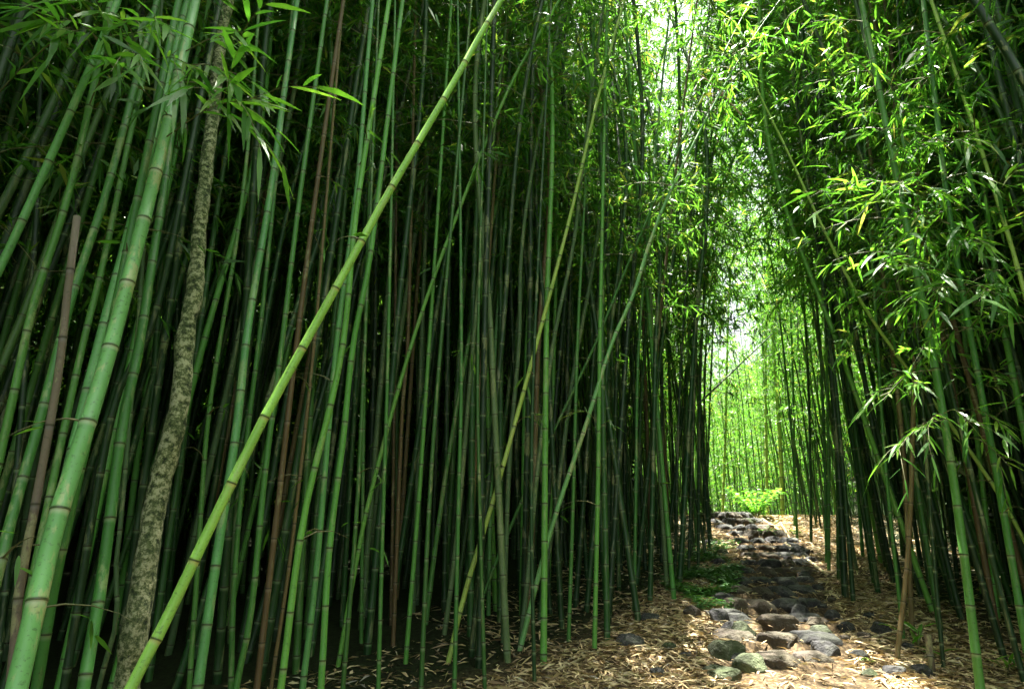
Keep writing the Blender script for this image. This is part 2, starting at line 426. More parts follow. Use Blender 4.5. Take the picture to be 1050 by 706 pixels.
G, B_, Yl, BL, DK, GR, BR = M_GREEN, M_BRIGHT, M_YELLOW, M_BLUE, M_DARK, M_GREY, M_BROWN
LG = "bamboo culms at the near left"; MG = "bamboo culms left of the path"; RG = "bamboo culms at the near right"; AGN = "bamboo culms arching over the path"
H = {}
def hc(key, *a, **k): H[key] = hand_culm(*a, **k)
hc('A', [(20, 693), (55, 545), (90, 433), (115, 350), (145, 235), (170, 135), (197, 15)], 25, 2.0, M_PALE, "thickest pale green bamboo culm at the far left, scarred with yellow", LG, Y2=2.6)
hc('B', [(70, 480), (102, 350), (127, 255), (155, 150), (187, 20)], 13, 2.45, BL, "pale green bamboo culm close behind the thickest culm, touching its left edge near the top", LG, Y2=2.9)
hc('C', [(-2, 585), (17, 513), (47, 408), (75, 300), (108, 200), (135, 100), (158, 12)], 14, 2.2, M_NEAR, "bright green curved bamboo culm passing in front of the cut dead culm at the left", LG, Y2=2.8)
hc('D', [(20, 660), (55, 490), (85, 353), (108, 260), (135, 132), (163, 15)], 10.5, 2.7, M_NEAR, "mid green bamboo culm just right of the bright curved culm at the left", LG, Y2=3.2)
hc('E', [(-30, 340), (12, 250), (48, 170), (103, 45), (115, 15)], 11, 2.5, BL, "grey-green bamboo culm leaning steeply across the upper left corner", LG)
hc('F', [(-5, 490), (15, 400), (35, 310), (70, 200), (100, 70), (110, 20)], 10.5, 2.6, M_NEAR, "green bamboo culm beside the steep leaning culm in the upper left, ending in leaves", LG)
hc('G', [(10, 560), (20, 450), (37, 225), (40, 125), (44, 15)], 8, 3.2, DK, "dark upright bamboo culm nearest the upper left corner", LG)
hc('H', [(12, 690), (20, 603), (37, 513), (60, 383), (68, 310), (79, 222)], 11, 2.15, M_DEAD, "dead grey-brown bamboo culm with a cut top at the left", LG, cut=True)
hc('I', [(88, 690), (105, 590), (125, 440), (143, 353), (155, 275), (167, 200), (178, 120)], 15, 2.5, M_NEAR, "stout green bamboo culm between the thickest culm and the lichened tree trunk", LG, Y2=3.0)
hc('J', [(75, 650), (100, 500), (122, 400), (150, 350), (172, 270), (195, 155), (206, 100)], 10, 3.0, M_DARK, "dark teal bamboo culm bending right, just left of the lichened tree trunk", LG)
hc('K', [(105, 690), (120, 633), (118, 590), (122, 553), (132, 443), (140, 350), (150, 220)], 6, 2.9, GR, "thin wavy grey-green bamboo culm left of the lichened tree trunk", LG)
hc('L', [(40, 690), (57, 593), (78, 498), (105, 380), (140, 210)], 13, 2.5, M_NEAR, "bamboo culm with a long yellow streak, half hidden behind the thickest culm", LG)
hc('M', [(205, 690), (225, 553), (242, 443), (252, 353), (260, 300), (277, 200), (292, 90), (303, 12)], 12.5, 2.95, BL, "stout blue-green bamboo culm right of the lichened tree trunk, running to the top edge", LG, Y2=3.5)
hc('N', [(237, 690), (240, 600), (250, 478), (265, 353), (275, 260), (288, 130)], 7, 3.6, M_NEAR, "thin bamboo culm just right of the stout blue-green one", LG)
hc('O', [(195, 690), (202, 588), (212, 443), (225, 353), (245, 230), (258, 110), (265, 15)], 6.5, 3.6, M_NEAR, "thin green bamboo culm crossing behind the stout blue-green one from the left", LG)
hc('P', [(245, 690), (258, 623), (272, 483), (290, 345), (305, 220), (325, 75)], 8, 3.3, M_NEAR, "green bamboo culm left of the yellow-brown one, behind the long leaning pole", LG)
hc('Q', [(265, 690), (285, 518), (302, 370), (325, 190), (345, 50)], 8, 3.4, BR, "yellow-brown dead bamboo culm crossed by the long leaning pole", LG)
hc('R', [(280, 690), (300, 553), (322, 353), (335, 200)], 5, 3.9, BR, "thin dark brown bamboo culm just right of the yellow-brown one", LG)
hc('S', [(290, 690), (312, 528), (350, 363), (365, 220), (385, 90)], 9, 3.0, B_, "bright green bamboo culm curving up beside the long leaning pole", LG)
hc('T', [(330, 690), (338, 560), (352, 450), (362, 353), (380, 260), (402, 85)], 8.5, 3.15, B_, "green bamboo culm with a pale straw streak, right of the bright curving one", LG)
hc('U', [(312, 690), (325, 578), (345, 353), (365, 200), (377, 60)], 8, 3.6, BL, "blue-green bamboo culm between the bright curving one and the streaked one", LG)
hc('V', [(140, 693), (168, 640), (218, 535), (270, 430), (300, 375), (350, 285), (400, 195), (465, 85), (508, 10)], 14.5, 2.55, M_POLE, "long bright yellow-green bamboo pole leaning right across the whole picture", None, Y2=2.9, inter=.30, total=6.5, crown=False)
hc('W', [(350, 663), (365, 578), (382, 498), (422, 353), (465, 230), (520, 95), (556, 30)], 6, 4.6, B_, "slim bright green bamboo culm arching right, above the long leaning pole", MG)
hc('X', [(457, 690), (478, 603), (510, 498), (550, 353), (585, 220), (612, 105)], 6.5, 4.7, Yl, "slim yellow bamboo culm leaning right, tallest of the yellow ones in the middle", MG, total=6.5, crown=False)
hc('Y', [(527, 690), (565, 543), (600, 438), (627, 353), (650, 300), (675, 225), (715, 140)], 6.5, 4.9, M_PALE, "pale slim bamboo culm leaning right over the litter left of the path", MG, total=6, crown=False)
hc('Z', [(609, 692), (613, 500), (615, 353), (618, 200)], 6, 4.9, B_, "upright bright green bamboo culm standing alone on the sunlit litter", MG, crown=False)
hc('AA', [(582, 690), (588, 500), (592, 353), (598, 230)], 5, 5.1, M_NEAR, "thin upright green bamboo culm just left of the lone bright one", MG, crown=False)
hc('AB', [(480, 690), (495, 613), (535, 513), (565, 448), (610, 353), (640, 280)], 4.5, 5.6, M_NEAR, "thin bamboo culm bending right behind the pale leaning one", MG, crown=False)
hc('AC', [(530, 690), (540, 603), (550, 493), (567, 353), (588, 250), (600, 150)], 6.5, 5.0, GR, "grey-green bamboo culm close left of the pale leaning one", MG, crown=False)
hc('AD', [(515, 690), (522, 478), (532, 353), (538, 225), (572, 30)], 6.5, 5.1, GR, "mottled grey-green bamboo culm in the middle, bending right at the top", MG)
hc('AE', [(415, 690), (430, 503), (440, 353), (450, 200), (457, 90)], 6, 4.7, B_, "upright clear green bamboo culm at the middle left with regular nodes", MG)
hc('AF', [(402, 690), (412, 430), (418, 353), (422, 200), (425, 60)], 5.5, 5.0, BR, "thin brown bamboo culm left of the clear green upright one", MG)
hc('AG', [(450, 690), (468, 553), (485, 353), (500, 200), (515, 60)], 6.5, 5.2, GR, "grey-green bamboo culm left of the crossing yellow one", MG)
hc('AH', [(480, 678), (486, 500), (495, 353), (512, 125), (523, 10)], 5.5, 5.4, BR, "tan bamboo culm reaching the top edge near the middle", MG)
hc('AI', [(370, 690), (374, 353), (380, 150)], 5, 5.0, M_NEAR, "thin upright bamboo culm right of the pale streaked one", MG)
hc('AJ', [(400, 688), (405, 350), (407, 50)], 4.5, 5.5, BR, "thinnest straight brown bamboo culm at the middle left", MG)
hc('AK', [(430, 688), (455, 500), (480, 353), (500, 250), (530, 120)], 6.5, 5.5, M_NEAR, "mid green bamboo culm leaning right behind the clear green upright one", MG)
hc('AL', [(500, 688), (503, 500), (508, 353), (520, 200)], 5.5, 5.8, BL, "blue-green upright bamboo culm behind the mottled one that bends right", MG, h0=6.5)
for k_, (pts_, w_, Y_, mt_, lb_) in enumerate([
    ([(352, 700), (366, 520), (374, 353), (386, 60)], 6.0, 3.8, M_GREEN, "front dark green culm left of the thin brown one, its foot below the frame"),
    ([(388, 700), (393, 520), (398, 353), (404, 60)], 5.5, 3.9, M_NEAR, "front straight green culm beside the thinnest brown culm, its foot below the frame"),
    ([(432, 700), (440, 520), (452, 353), (478, 60)], 6.0, 4.0, M_GREEN, "front dark green culm leaning right, just right of the clear green upright one"),
    ([(466, 700), (470, 520), (473, 353), (470, 60)], 5.5, 4.1, M_NEAR, "front upright green culm crossing the foot of the slim yellow one"),
    ([(497, 700), (492, 520), (490, 353), (497, 100)], 5.0, 4.2, M_GREEN, "front dark thin culm right of the foot of the slim yellow one"),
    ([(548, 700), (545, 520), (548, 353), (560, 100)], 5.0, 4.3, M_GREEN, "front dark thin culm between the feet of the pale and the lone bright culms")]):
    hc('FR%d' % k_, pts_, w_, Y_, mt_, lb_, MG, crown=False, total=7)
hc('AM', [(706, 588), (712, 400), (718, 260), (728, 180)], 4, 7.4, DK, "dark bamboo culm at the left edge of the path beside the weeds", MG, h0=4.5)
hc('AN', [(716, 580), (718, 400), (724, 250)], 3.5, 7.8, DK, "dark thin bamboo culm standing furthest right of the left thicket", MG, h0=4.5)
hc('AO', [(692, 592), (697, 400), (706, 260)], 3.5, 7.2, DK, "dark bamboo culm behind the weeds, left of the pair at the thicket's edge", MG, h0=5.5)
hc('AP', [(667, 618), (668, 500), (672, 380), (685, 250)], 4.5, 6.3, BR, "brown bamboo culm above the small rock in the litter", MG, h0=3.6, crown=False)
hc('AQ', [(650, 640), (652, 500), (655, 353), (668, 200)], 4.5, 5.9, M_NEAR, "green bamboo culm left of the brown one at the edge of the litter", MG, h0=4.0, crown=False)
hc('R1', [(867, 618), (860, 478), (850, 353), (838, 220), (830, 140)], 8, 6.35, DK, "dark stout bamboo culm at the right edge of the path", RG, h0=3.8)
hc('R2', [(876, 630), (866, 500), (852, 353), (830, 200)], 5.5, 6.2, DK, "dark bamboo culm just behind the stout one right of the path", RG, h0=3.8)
hc('R3', [(920, 673), (932, 553), (937, 403), (941, 200)], 6, 4.75, BR, "red-brown bamboo culm rising from the green sprout at the right", RG, h0=7.5)
hc('R4', [(1004, 696), (985, 543), (968, 430), (950, 330), (915, 160), (895, 60)], 10.5, 3.9, M_NEAR, "stout green bamboo culm at the right leaning left", RG, h0=7.5)
hc('R5', [(1052, 660), (1025, 503), (1002, 380), (975, 230), (960, 110)], 9, 3.9, M_NEAR, "dark green bamboo culm near the right border, leaning left behind the leaf spray", RG, h0=7.5)
hc('R6', [(1048, 690), (1025, 603), (1000, 503), (975, 400)], 7, 4.3, DK, "slim dark bamboo culm right of the stout leaning one, low at the right border", RG, h0=7.5)
hc('R7', [(1075, 600), (1020, 500), (962, 418), (912, 353), (875, 295), (835, 215), (800, 140)], 5, 4.9, Yl, "thin straw-yellow bamboo culm leaning far left over the right thicket", RG, h0=5.0, total=6.3)
hc('R8', [(1150, 420), (1100, 190), (1045, 75), (1008, 15)], 14, 2.6, DK, "thick dark bamboo culm slanting across the upper right corner", RG, h0=7.5)
hc('R9', [(1090, 500), (1060, 340), (1035, 245), (1005, 150), (985, 90)], 6, 3.8, Yl, "thin yellow-brown bamboo culm leaning left behind the bright spray of leaves", RG, h0=7.5)
hc('R10', [(935, 640), (925, 450), (907, 300), (895, 175), (880, 100)], 6, 5.3, BR, "brown bamboo culm in the upper right foliage, leaning left", RG, h0=3.8)
hc('R11', [(925, 640), (908, 478), (900, 353), (890, 200)], 4.5, 5.2, M_NEAR, "thin green bamboo culm left of the red-brown one", RG, h0=3.8)
hc('R12', [(968, 690), (955, 540), (945, 400)], 5, 4.6, DK, "thin dark bamboo culm between the sprout and the stout leaning culm", RG, h0=7.5)
hc('R13', [(818, 560), (812, 450), (800, 330), (785, 230)], 3, 9.6, M_NEAR, "slim green bamboo culm beside the fallen cane at the right of the steps", RG, h0=4.5, total=8.5)
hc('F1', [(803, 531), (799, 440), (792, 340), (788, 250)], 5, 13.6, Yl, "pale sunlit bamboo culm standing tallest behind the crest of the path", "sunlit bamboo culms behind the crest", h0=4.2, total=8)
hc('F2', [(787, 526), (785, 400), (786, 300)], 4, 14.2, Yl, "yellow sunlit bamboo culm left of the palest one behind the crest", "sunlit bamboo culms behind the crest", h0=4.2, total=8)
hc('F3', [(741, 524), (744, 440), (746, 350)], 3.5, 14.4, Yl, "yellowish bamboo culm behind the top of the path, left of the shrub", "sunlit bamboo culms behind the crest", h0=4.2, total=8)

AG_ = "bamboo culms arching over the path"
for k_, (pts_, w_, Y_, Y2_, lb_) in enumerate([
    ([(716, 572), (716, 430), (722, 310), (742, 190), (790, 90)], 3.6, 8.6, 8.2, "culm from the left edge arching farthest right over the path, nearest one"),
    ([(722, 552), (722, 420), (728, 300), (748, 180), (775, 100)], 3.2, 10.2, 9.6, "culm at the left edge bending over the steps behind the nearest arching one"),
    ([(714, 560), (708, 400), (712, 250), (728, 120), (752, 20)], 3.4, 9.3, 8.8, "dark culm at the left edge rising to the canopy above the bright gap"),
    ([(724, 540), (727, 440), (731, 340), (738, 210), (748, 120)], 3.0, 11.6, 11.0, "thin culm left of the bright gap, standing by the topmost steps"),
    ([(848, 592), (845, 450), (838, 320), (820, 180), (790, 60)], 4.0, 7.9, 7.6, "culm from the right edge arching farthest left over the path"),
    ([(832, 572), (830, 430), (824, 310), (810, 190), (785, 80)], 3.6, 9.4, 9.0, "culm at the right edge bending left over the middle steps"),
    ([(815, 548), (814, 440), (811, 330), (804, 210), (792, 120)], 3.4, 11.2, 10.6, "thin culm at the right edge leaning left beside the bright gap"),
    ([(860, 602), (857, 430), (850, 280), (835, 140), (805, 10)], 4.2, 7.2, 6.6, "tall culm from the right edge meeting the canopy over the steps"),
    ([(700, 583), (704, 430), (708, 300), (714, 160), (732, 0)], 3.8, 8.0, 7.8, "upright culm at the weeds with a broad leafy crown above the litter"),
    ([(709, 574), (711, 430), (716, 300), (728, 150), (760, 0)], 3.6, 8.3, 8.0, "culm by the weeds curving right only near its leafy top"),
    ([(850, 600), (849, 430), (843, 280), (822, 130), (780, -10)], 4.0, 7.5, 7.2, "culm at the right edge straight below and hooked left at the canopy")]):
    hc('ARC%d' % k_, pts_, w_, Y_, M_GREEN if k_ % 2 else M_NEAR, lb_, AG_, h0=[2.7, 3.6, 2.7, 4.6, 3.0, 3.6, 4.6, 3.0, 3.4, 3.2, 3.4][k_], total=[9.5, 8, 9.5, 7, 9.5, 8, 7, 9.5, 9.5, 9.5, 9.5][k_], Y2=Y2_, arc=.5, foliage_kw=dict(branches=5, sprays=7, per=5, lsize=(.10, .16), blen=(.5, 1.4)))

# a thin leaning dead cane crossing the path high up
def cane(pa, Ya, pb, Yb, r, mat, label, group=None, name="fallen_cane", sides=8, cat="cane", bend=0.0):
    a = at(*pa, Ya) if Ya else gp(*pa); b = at(*pb, Yb) if Yb else gp(*pb)
    if not Ya: a[2] = gz(a[0], a[1]) + r * 1.2
    if not Yb: b[2] = gz(b[0], b[1]) + r * 1.2
    mid = (a + b) / 2 + np.array((0, 0, bend))
    path, s = spline([a, mid, b]); b0 = path[0].copy()
    V, Q, rg, nd = culm_mesh(path - b0, s, r, sides=sides, inter=.22, full=s[-1] * 3, cut=True)
    o = mk(name, V, Q, mat, None, rg, loc=b0); tag(o, label, cat, group); return o
cane((715, 415), 8.2, (792, 342), 10.5, .013, M_DARK, "thin dark cane leaning up to the right across the bright gap", None, "leaning_cane")
cane((690, 243), 8.4, (770, 210), 10.0, .010, M_GREY, "thin bare cane slanting through the upper foliage of the bright gap", None, "leaning_cane")

# ------------------------------------------------------------------ near leaf sprays hanging from particular culms
def spray(root_key, start, tip, Ya, Yb, seed, n=14, size=(.12, .2), mat=None, name="leaf_spray", twigr=.003, droop=.3, sub=3, spread=.5):
    root, path, s, b = H[root_key]
    rng = np.random.default_rng(seed)
    a = at(*start, Ya); e = at(*tip, Yb)
    # start on the culm itself, near the given point
    pts = path + b; a = pts[np.argmin(np.linalg.norm(pts - a, axis=1))]
    mid = (a + e) / 2 + np.array((0, 0, .06))
    pth, ss = spline([a, mid, e]); L = ss[-1]
    TV = []; off = 0; parts = []
    parts.append(tube(pth, ss, np.linspace(0, L, 10), np.linspace(twigr, twigr * .4, 10), 5))
    LP = []; LD = []
    axis_d = (e - a) / np.linalg.norm(e - a)
    tw = [(pth, ss, .35)]
    for k in range(sub):
        f = rng.uniform(.35, .95); p0 = curve_at(pth, ss, np.array([f * L]))[0]
        d = axis_d + rng.normal(0, spread, 3) + np.array((0, 0, -.1)); d /= np.linalg.norm(d)
        p1 = p0 + d * L * rng.uniform(.25, .5)
        pp, s2 = spline([p0, (p0 + p1) / 2 + np.array((0, 0, .015)), p1 + np.array((0, 0, -.03))])
        parts.append(tube(pp, s2, np.linspace(0, s2[-1], 6), np.linspace(twigr * .6, twigr * .3, 6), 4)); tw.append((pp, s2, .1))
    for pp, s2, f0 in tw:
        m = max(3, int(n / len(tw) * (1.6 if pp is pth else .9)))
        for k in range(m):
            f = f0 + (1 - f0) * (k + .5) / m
            c = curve_at(pp, s2, np.array([f * s2[-1]]))[0]
            dd = curve_at(pp, s2, np.array([min(1, f + .05) * s2[-1]]))[0] - curve_at(pp, s2, np.array([(f - .05) * s2[-1]]))[0]
            dd /= np.linalg.norm(dd); sd = np.cross(dd, (0, 0, 1.)) * (1 if k % 2 else -1)
            LP.append(c); LD.append(dd + sd * rng.uniform(.2, .9) + rng.normal(0, .2, 3))
    LP = np.array(LP); LD = np.array(LD); m = len(LP); Ls = rng.uniform(*size, m)
    V, Q = leaves(LP, LD, Ls, Ls * rng.uniform(.10, .14, m), rng, droop=droop, stations=4, roll=.5)
    tvs, tqs, _ = join(parts)
    VV, QQ, MI = join([(V, Q), (tvs, tqs)])
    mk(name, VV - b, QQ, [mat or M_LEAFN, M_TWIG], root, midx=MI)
def multi(key, items, seed, **kw):
    for k, (st, tp, Ya, Yb) in enumerate(items): spray(key, st, tp, Ya, Yb, seed * 20 + k, **kw)
multi('A', [((185, 60), (245, 90), 2.5, 2.1), ((185, 40), (255, 45), 2.5, 2.2), ((180, 80), (235, 118), 2.5, 2.1), ((165, 140), (270, 100), 2.5, 2.0)], 1, n=24, size=(.13, .24), sub=3)
multi('F', [((100, 60), (60, 30), 2.6, 2.2), ((102, 45), (45, 22), 2.6, 2.3), ((105, 40), (140, 60), 2.6, 2.1), ((108, 35), (160, 22), 2.6, 2.2), ((100, 70), (125, 80), 2.6, 2.2), ((108, 35), (100, 12), 2.6, 2.2)], 2, n=20, size=(.13, .22), sub=3)
multi('C', [((150, 40), (205, 72), 2.6, 2.2), ((150, 40), (120, 15), 2.6, 2.2)], 3, n=12, size=(.12, .18), sub=1)
multi('R5', [((975, 230), (885, 205), 3.9, 3.3), ((970, 200), (905, 190), 3.9, 3.4), ((965, 180), (1030, 190), 3.9, 3.3), ((975, 230), (930, 240), 3.9, 3.4),
             ((985, 280), (900, 275), 3.9, 3.5), ((985, 290), (960, 300), 3.9, 3.3), ((990, 300), (1020, 300), 3.9, 3.3), ((980, 260), (1015, 250), 3.9, 3.3), ((965, 150), (1000, 150), 3.9, 3.4)], 5, n=34, size=(.12, .2), sub=5)
multi('R4', [((970, 430), (915, 468), 3.9, 3.5), ((968, 425), (1000, 440), 3.9, 3.4), ((966, 410), (935, 395), 3.9, 3.6), ((960, 380), (905, 410), 3.9, 3.7),
             ((975, 440), (950, 440), 3.9, 3.5)], 6, n=22, size=(.10, .16), sub=3)
multi('R6', [((980, 420), (1035, 440), 4.3, 3.6), ((990, 450), (1038, 480), 4.3, 3.6), ((978, 410), (1030, 400), 4.3, 3.7)], 7, n=20, size=(.10, .16), sub=3)
multi('X', [((525, 440), (552, 434), 4.7, 4.6)], 8, n=14, size=(.07, .12), sub=3, mat=M_LEAF)
multi('Z', [((614, 440), (630, 438), 4.9, 4.7), ((614, 436), (585, 425), 4.9, 4.8)], 9, n=12, size=(.07, .11), sub=2, mat=M_LEAF)
# mid-height sprays on the culms of the edge, where the photo shows foliage well below the crowns
def edge_foliage(key, a, b_, seed, branches=2, lsize=(.08, .13), blen=(.3, .8), sprays=5, per=5, mat=None, skip=.25, bias=None):
    root, path, s, b = H[key]; rng = np.random.default_rng(seed)
    nd = np.arange(a, min(b_, s[-1] - .1), .27)
    F = foliage(path, s, nd, a, rng, branches=branches, blen=blen, sprays=sprays, per=per, lsize=lsize, stations=4, skip=skip, bias=bias)
    if F:
        V, Q, MI = join([(F[0], F[1]), (F[2], F[3])]); mk("foliage", V, Q, [mat or M_LEAF, M_TWIG], root, midx=MI)
for k, (key, a, b_) in enumerate([('AK', 4.4, 6.5), ('AH', 4.4, 6.5), ('AD', 4.0, 6.5), ('X', 4.2, 7), ('W', 4.8, 7), ('AC', 3.8, 6.5), ('Z', 3.6, 6.5), ('AA', 3.6, 6.5), ('AB', 3.8, 6.5),
                                  ('Y', 3.4, 6.5), ('AG', 4.4, 6.5), ('R1', 2.8, 4), ('R2', 2.4, 4), ('R3', 2.6, 4.5), ('R4', 2.7, 4.6), ('R5', 2.2, 4.6), ('R6', 2.0, 4.6), ('R9', 2.2, 4.5), ('R10', 2.4, 4), ('R11', 2.2, 4), ('R12', 2.4, 4.5), ('F3', 1.2, 4.0), ('F1', 2.0, 4.2), ('AN', 2.0, 4.4), ('AO', 2.6, 5.0), ('AM', 2.4, 4.4), ('AL', 4.0, 6.4), ('AP', 2.8, 3.6), ('AQ', 3.0, 4)]):
    edge_foliage(key, a, b_, 300 + k, skip=.55 if key in ('AA', 'AB', 'AC', 'X', 'Y', 'Z', 'AP', 'AQ', 'R9', 'R12') else .2, branches=3, mat=M_LEAFN if key[0] == 'R' else None)  # right-hand culms take the brighter leaf, light put into its colour

# ------------------------------------------------------------------ the lichened tree trunk
def tree_trunk():
    pts = [(132, 690), (150, 575), (163, 500), (184, 415), (190, 350), (200, 290), (206, 220), (217, 130), (232, 10)]
    W = [at(x, y, 2.75 + .3 * k / 7) for k, (x, y) in enumerate(pts)]
    d = W[0] - W[1]; d /= np.linalg.norm(d); p = W[0].copy()
    while p[2] > gz(p[0], p[1]) - .08: p = p + d * .05
    up = W[-1] - W[-2]; up /= np.linalg.norm(up)
    P = [p] + W + [W[-1] + up * 1.2 + np.array((.1, 0, .3)), W[-1] + up * 2.6 + np.array((.1, .3, .8)), W[-1] + up * 4.2 + np.array((-.2, .5, 1.6))]
    path, s = spline(P); b = P[0].copy(); path = path - b; L = s[-1]
    q = np.arange(0, L, .03); r = np.interp(q, [0, .5, 2.8, L], [.057, .048, .034, .017])
    V, Q = tube(path, s, q, r, 20)
    V = V.reshape(len(q), 20, 3); C = curve_at(path, s, q)[:, None]
    for i in range(len(q)):
        for j in range(20):
            v = V[i, j]; n1 = noise.noise(v * 9) * .18 + noise.noise(v * 28) * .10 + max(0, noise.noise((v[0] * 6, v[1] * 6, v[2] * 4 + 9)) - .25) * .5
            V[i, j] = C[i, 0] + (v - C[i, 0]) * (1 + n1)
    root = empty("tree", b); tag(root, "slender tree trunk blotched with pale lichen among the bamboo at the left", "tree")
    m, t, pr = new_mat("lichened_bark"); v = objcoord(t)
    n1 = noise_tex(t, 38, 8, v, .75); n2 = noise_tex(t, 70, 5, v, .7); n3 = noise_tex(t, 7, 3, v)
    c = ramp(t, n1, [(.36, (.012, .018, .009)), (.44, (.07, .10, .035)), (.51, (.20, .23, .10)), (.56, (.50, .50, .32))])
    c = mix(t, ramp(t, n3, [(.45, (0, 0, 0)), (.65, (.6, .6, .6))]), c, mix(t, .5, c, (.05, .09, .03)))
    c = mix(t, ramp(t, n2, [(.62, (0, 0, 0)), (.68, (.9, .9, .9))]), c, (.02, .02, .03))
    t.links.new(c, pr.inputs["Base Color"]); pr.inputs["Roughness"].default_value = .9; bump(t, pr, n1, 1.0, .02)
    mk("trunk", V.reshape(-1, 3), Q, m, root)
    rng = np.random.default_rng(5); parts = []; LP = []; LD = []
    for k in range(9):
        y = L * (.62 + .38 * k / 9); c0 = curve_at(path, s, np.array([y]))[0]; az = k * 2.4
        e = c0 + np.array((math.cos(az) * 1.3, math.sin(az) * 1.3, .9))
        pp, s2 = spline([c0, (c0 + e) / 2 + np.array((0, 0, .15)), e]); parts.append(tube(pp, s2, np.linspace(0, s2[-1], 8), np.linspace(.016, .004, 8), 6))
        for _ in range(90):
            f = rng.uniform(.3, 1); LP.append(curve_at(pp, s2, np.array([f * s2[-1]]))[0] + rng.normal(0, .16, 3)); LD.append(rng.normal(0, 1, 3))
    lv, lq = leaves(np.array(LP), np.array(LD), rng.uniform(.07, .12, len(LP)), rng.uniform(.03, .05, len(LP)), rng)
    bv, bq, _ = join(parts); VV, QQ, MI = join([(lv, lq), (bv, bq)])
    mk("crown", VV, QQ, [M_LEAF, m], root, midx=MI)
    CULMS.append((b[0], b[1]))
tree_trunk()

# ------------------------------------------------------------------ the thicket: repeated culms
def variant(k, low=4.0, leafy=1.0, far=False):
    rng = np.random.default_rng(100 + k); pr = random.Random(100 + k)
    Ht = 9.0 + rng.uniform(0, 2.5)
    b1 = rng.normal(0, .18, 2); b2 = rng.normal(0, .35, 2)
    P = [(0, 0, -.1), (b1[0] * .5, b1[1] * .5, Ht * .2), (b1[0], b1[1], Ht * .45), (b1[0] + b2[0], b1[1] + b2[1], Ht * .72), (b1[0] + b2[0] * 2.6, b1[1] + b2[1] * 2.6, Ht * .93), (b1[0] + b2[0] * 4.3, b1[1] + b2[1] * 4.3, Ht)]
    path, s = spline(P)
    C = culm_mesh(path, s, .024, sides=6 if far else 8, inter=.29, full=s[-1], near=not far, rng=pr)
    if far:
        F = foliage(path, s, C[3], low, rng, branches=2, blen=(.5, 1.2), sprays=int(5 * leafy), per=5, lsize=(.11, .18) if k < 60 else (.14, .22), stations=2, skip=.15 if k >= 60 else .35)
    else:
        F = foliage(path, s, C[3], low, rng, branches=3, blen=(.4, 1.1), sprays=int(6 * leafy), per=5, lsize=(.09, .155), stations=2, skip=.38 if k < 7 else .86)
    return C, F
NV = 9      # the last two carry only a few leafy branches
near_vars = []
for k in range(NV):
    C, F = variant(k, low=[3.2, 3.8, 4.4, 2.9, 4.0, 4.6, 3.5, 3.4, 4.0][k])
    me_c = {}
    V, Q, MI = join([(F[0], F[1]), (F[2], F[3])])
    near_vars.append((C, (V, Q, MI)))
far_vars = [variant(40 + k, low=[2.6, 3.4, 4.2, 3.0][k], leafy=1.2, far=True) for k in range(4)]
deep_vars = [variant(60 + k, low=[4.2, 3.6, .6, 1.0][k], leafy=1.25, far=True) for k in range(4)]  # leaves thickened and lowered to keep light out of the deep thicket

spots = []
pts_acc = [tuple(c) for c in CULMS]
grid = {}
def ok_spot(x, y, dmin):
    gx, gy = int(x // .5), int(y // .5)
    for a in (-1, 0, 1):
        for b in (-1, 0, 1):
            for (u, v) in grid.get((gx + a, gy + b), ()):
                if (u - x) ** 2 + (v - y) ** 2 < dmin * dmin: return False
    return True
def add_spot(x, y): grid.setdefault((int(x // .5), int(y // .5)), []).append((x, y))
for c in pts_acc: add_spot(*c)
rs = random.Random(3)
for _ in range(34000):
    x = rs.uniform(-16, 18); y = rs.uniform(-7, 30)
    if y < 14.2 and bl(y) + .02 < x < br(y) - .02: continue
    if y < 14.2 and x < bl(y): region = 'left'
    elif y < 14.2: region = 'right'
    else: region = 'far'
    d = math.hypot(x, y)
    if d < 2.4: continue
    if y < 2.3 and -2.9 < x and math.hypot(x - .8, y) < 3.9: continue          # the clearing round the camera
    if y < 0 and abs(x - 1.2) < .8: continue                                   # the path goes on behind
    if y < 4.4 and x > 0 and x < 3.3: continue
    edge = (bl(y) - x) if region == 'left' else (x - br(y)) if region == 'right' else 9
    if region != 'far': edge = max(.0, min(edge, d - 4.4))
    dmin = .20 if edge < 3 else .26
    if region == 'far': dmin = .42 if 3 < x < 9 and y < 19 else .40
    if edge > 3.5: dmin = .32
    if edge > 5: dmin = .44
    if region == 'right' and y > 8.6 and edge < 2: dmin = .34
    if region == 'far' and y > 19: dmin = .6
    if region == 'far' and x < 2.6: dmin = .27 if y < 18.5 else .42
    if region == 'far' and abs(x - pc(min(y, 17))) < .55 and y < 16: continue
    if 2.0 < y and region == 'left' and d < 4.5 and abs(x / y) < .9: continue
    if y > 2.0 and region == 'right' and d < 4.9 and abs(x / y) < .9: continue
    if y < 2.3: dmin = .6  # unseen culms behind the camera, added to narrow the skylight from there
    if edge > 7 and region != 'far': dmin = .65
    if not ok_spot(x, y, dmin): continue
    add_spot(x, y); spots.append((x, y, region, edge, d))
def visible(x, y):
    if y < 2.0: return False
    return abs(x / y) < .86
cand = [s_ for s_ in spots if visible(s_[0], s_[1])]
def score(s_):
    return s_[4] + max(0, s_[3] if s_[2] != 'far' else 0) * 2.2
cand.sort(key=score)
n_ind = 300 - len(CULMS)
near_far = [c for c in cand if c[2] == 'far' and abs(c[0] / c[1] - .34) < .16][:45]
ind = near_far + [c for c in cand if c not in near_far][:n_ind - len(near_far)]
ind_set = set(ind)
LBL = {'left': ("slender green bamboo culm deeper in the dark thicket left of the path", "bamboo crowd left of the path"),
       'right': ("slender green bamboo culm in the dark thicket right of the path", "bamboo crowd right of the path"),
       'far': ("slim sunlit bamboo culm in the bright grove behind the crest", "bamboo grove behind the crest")}
mesh_cache = {}
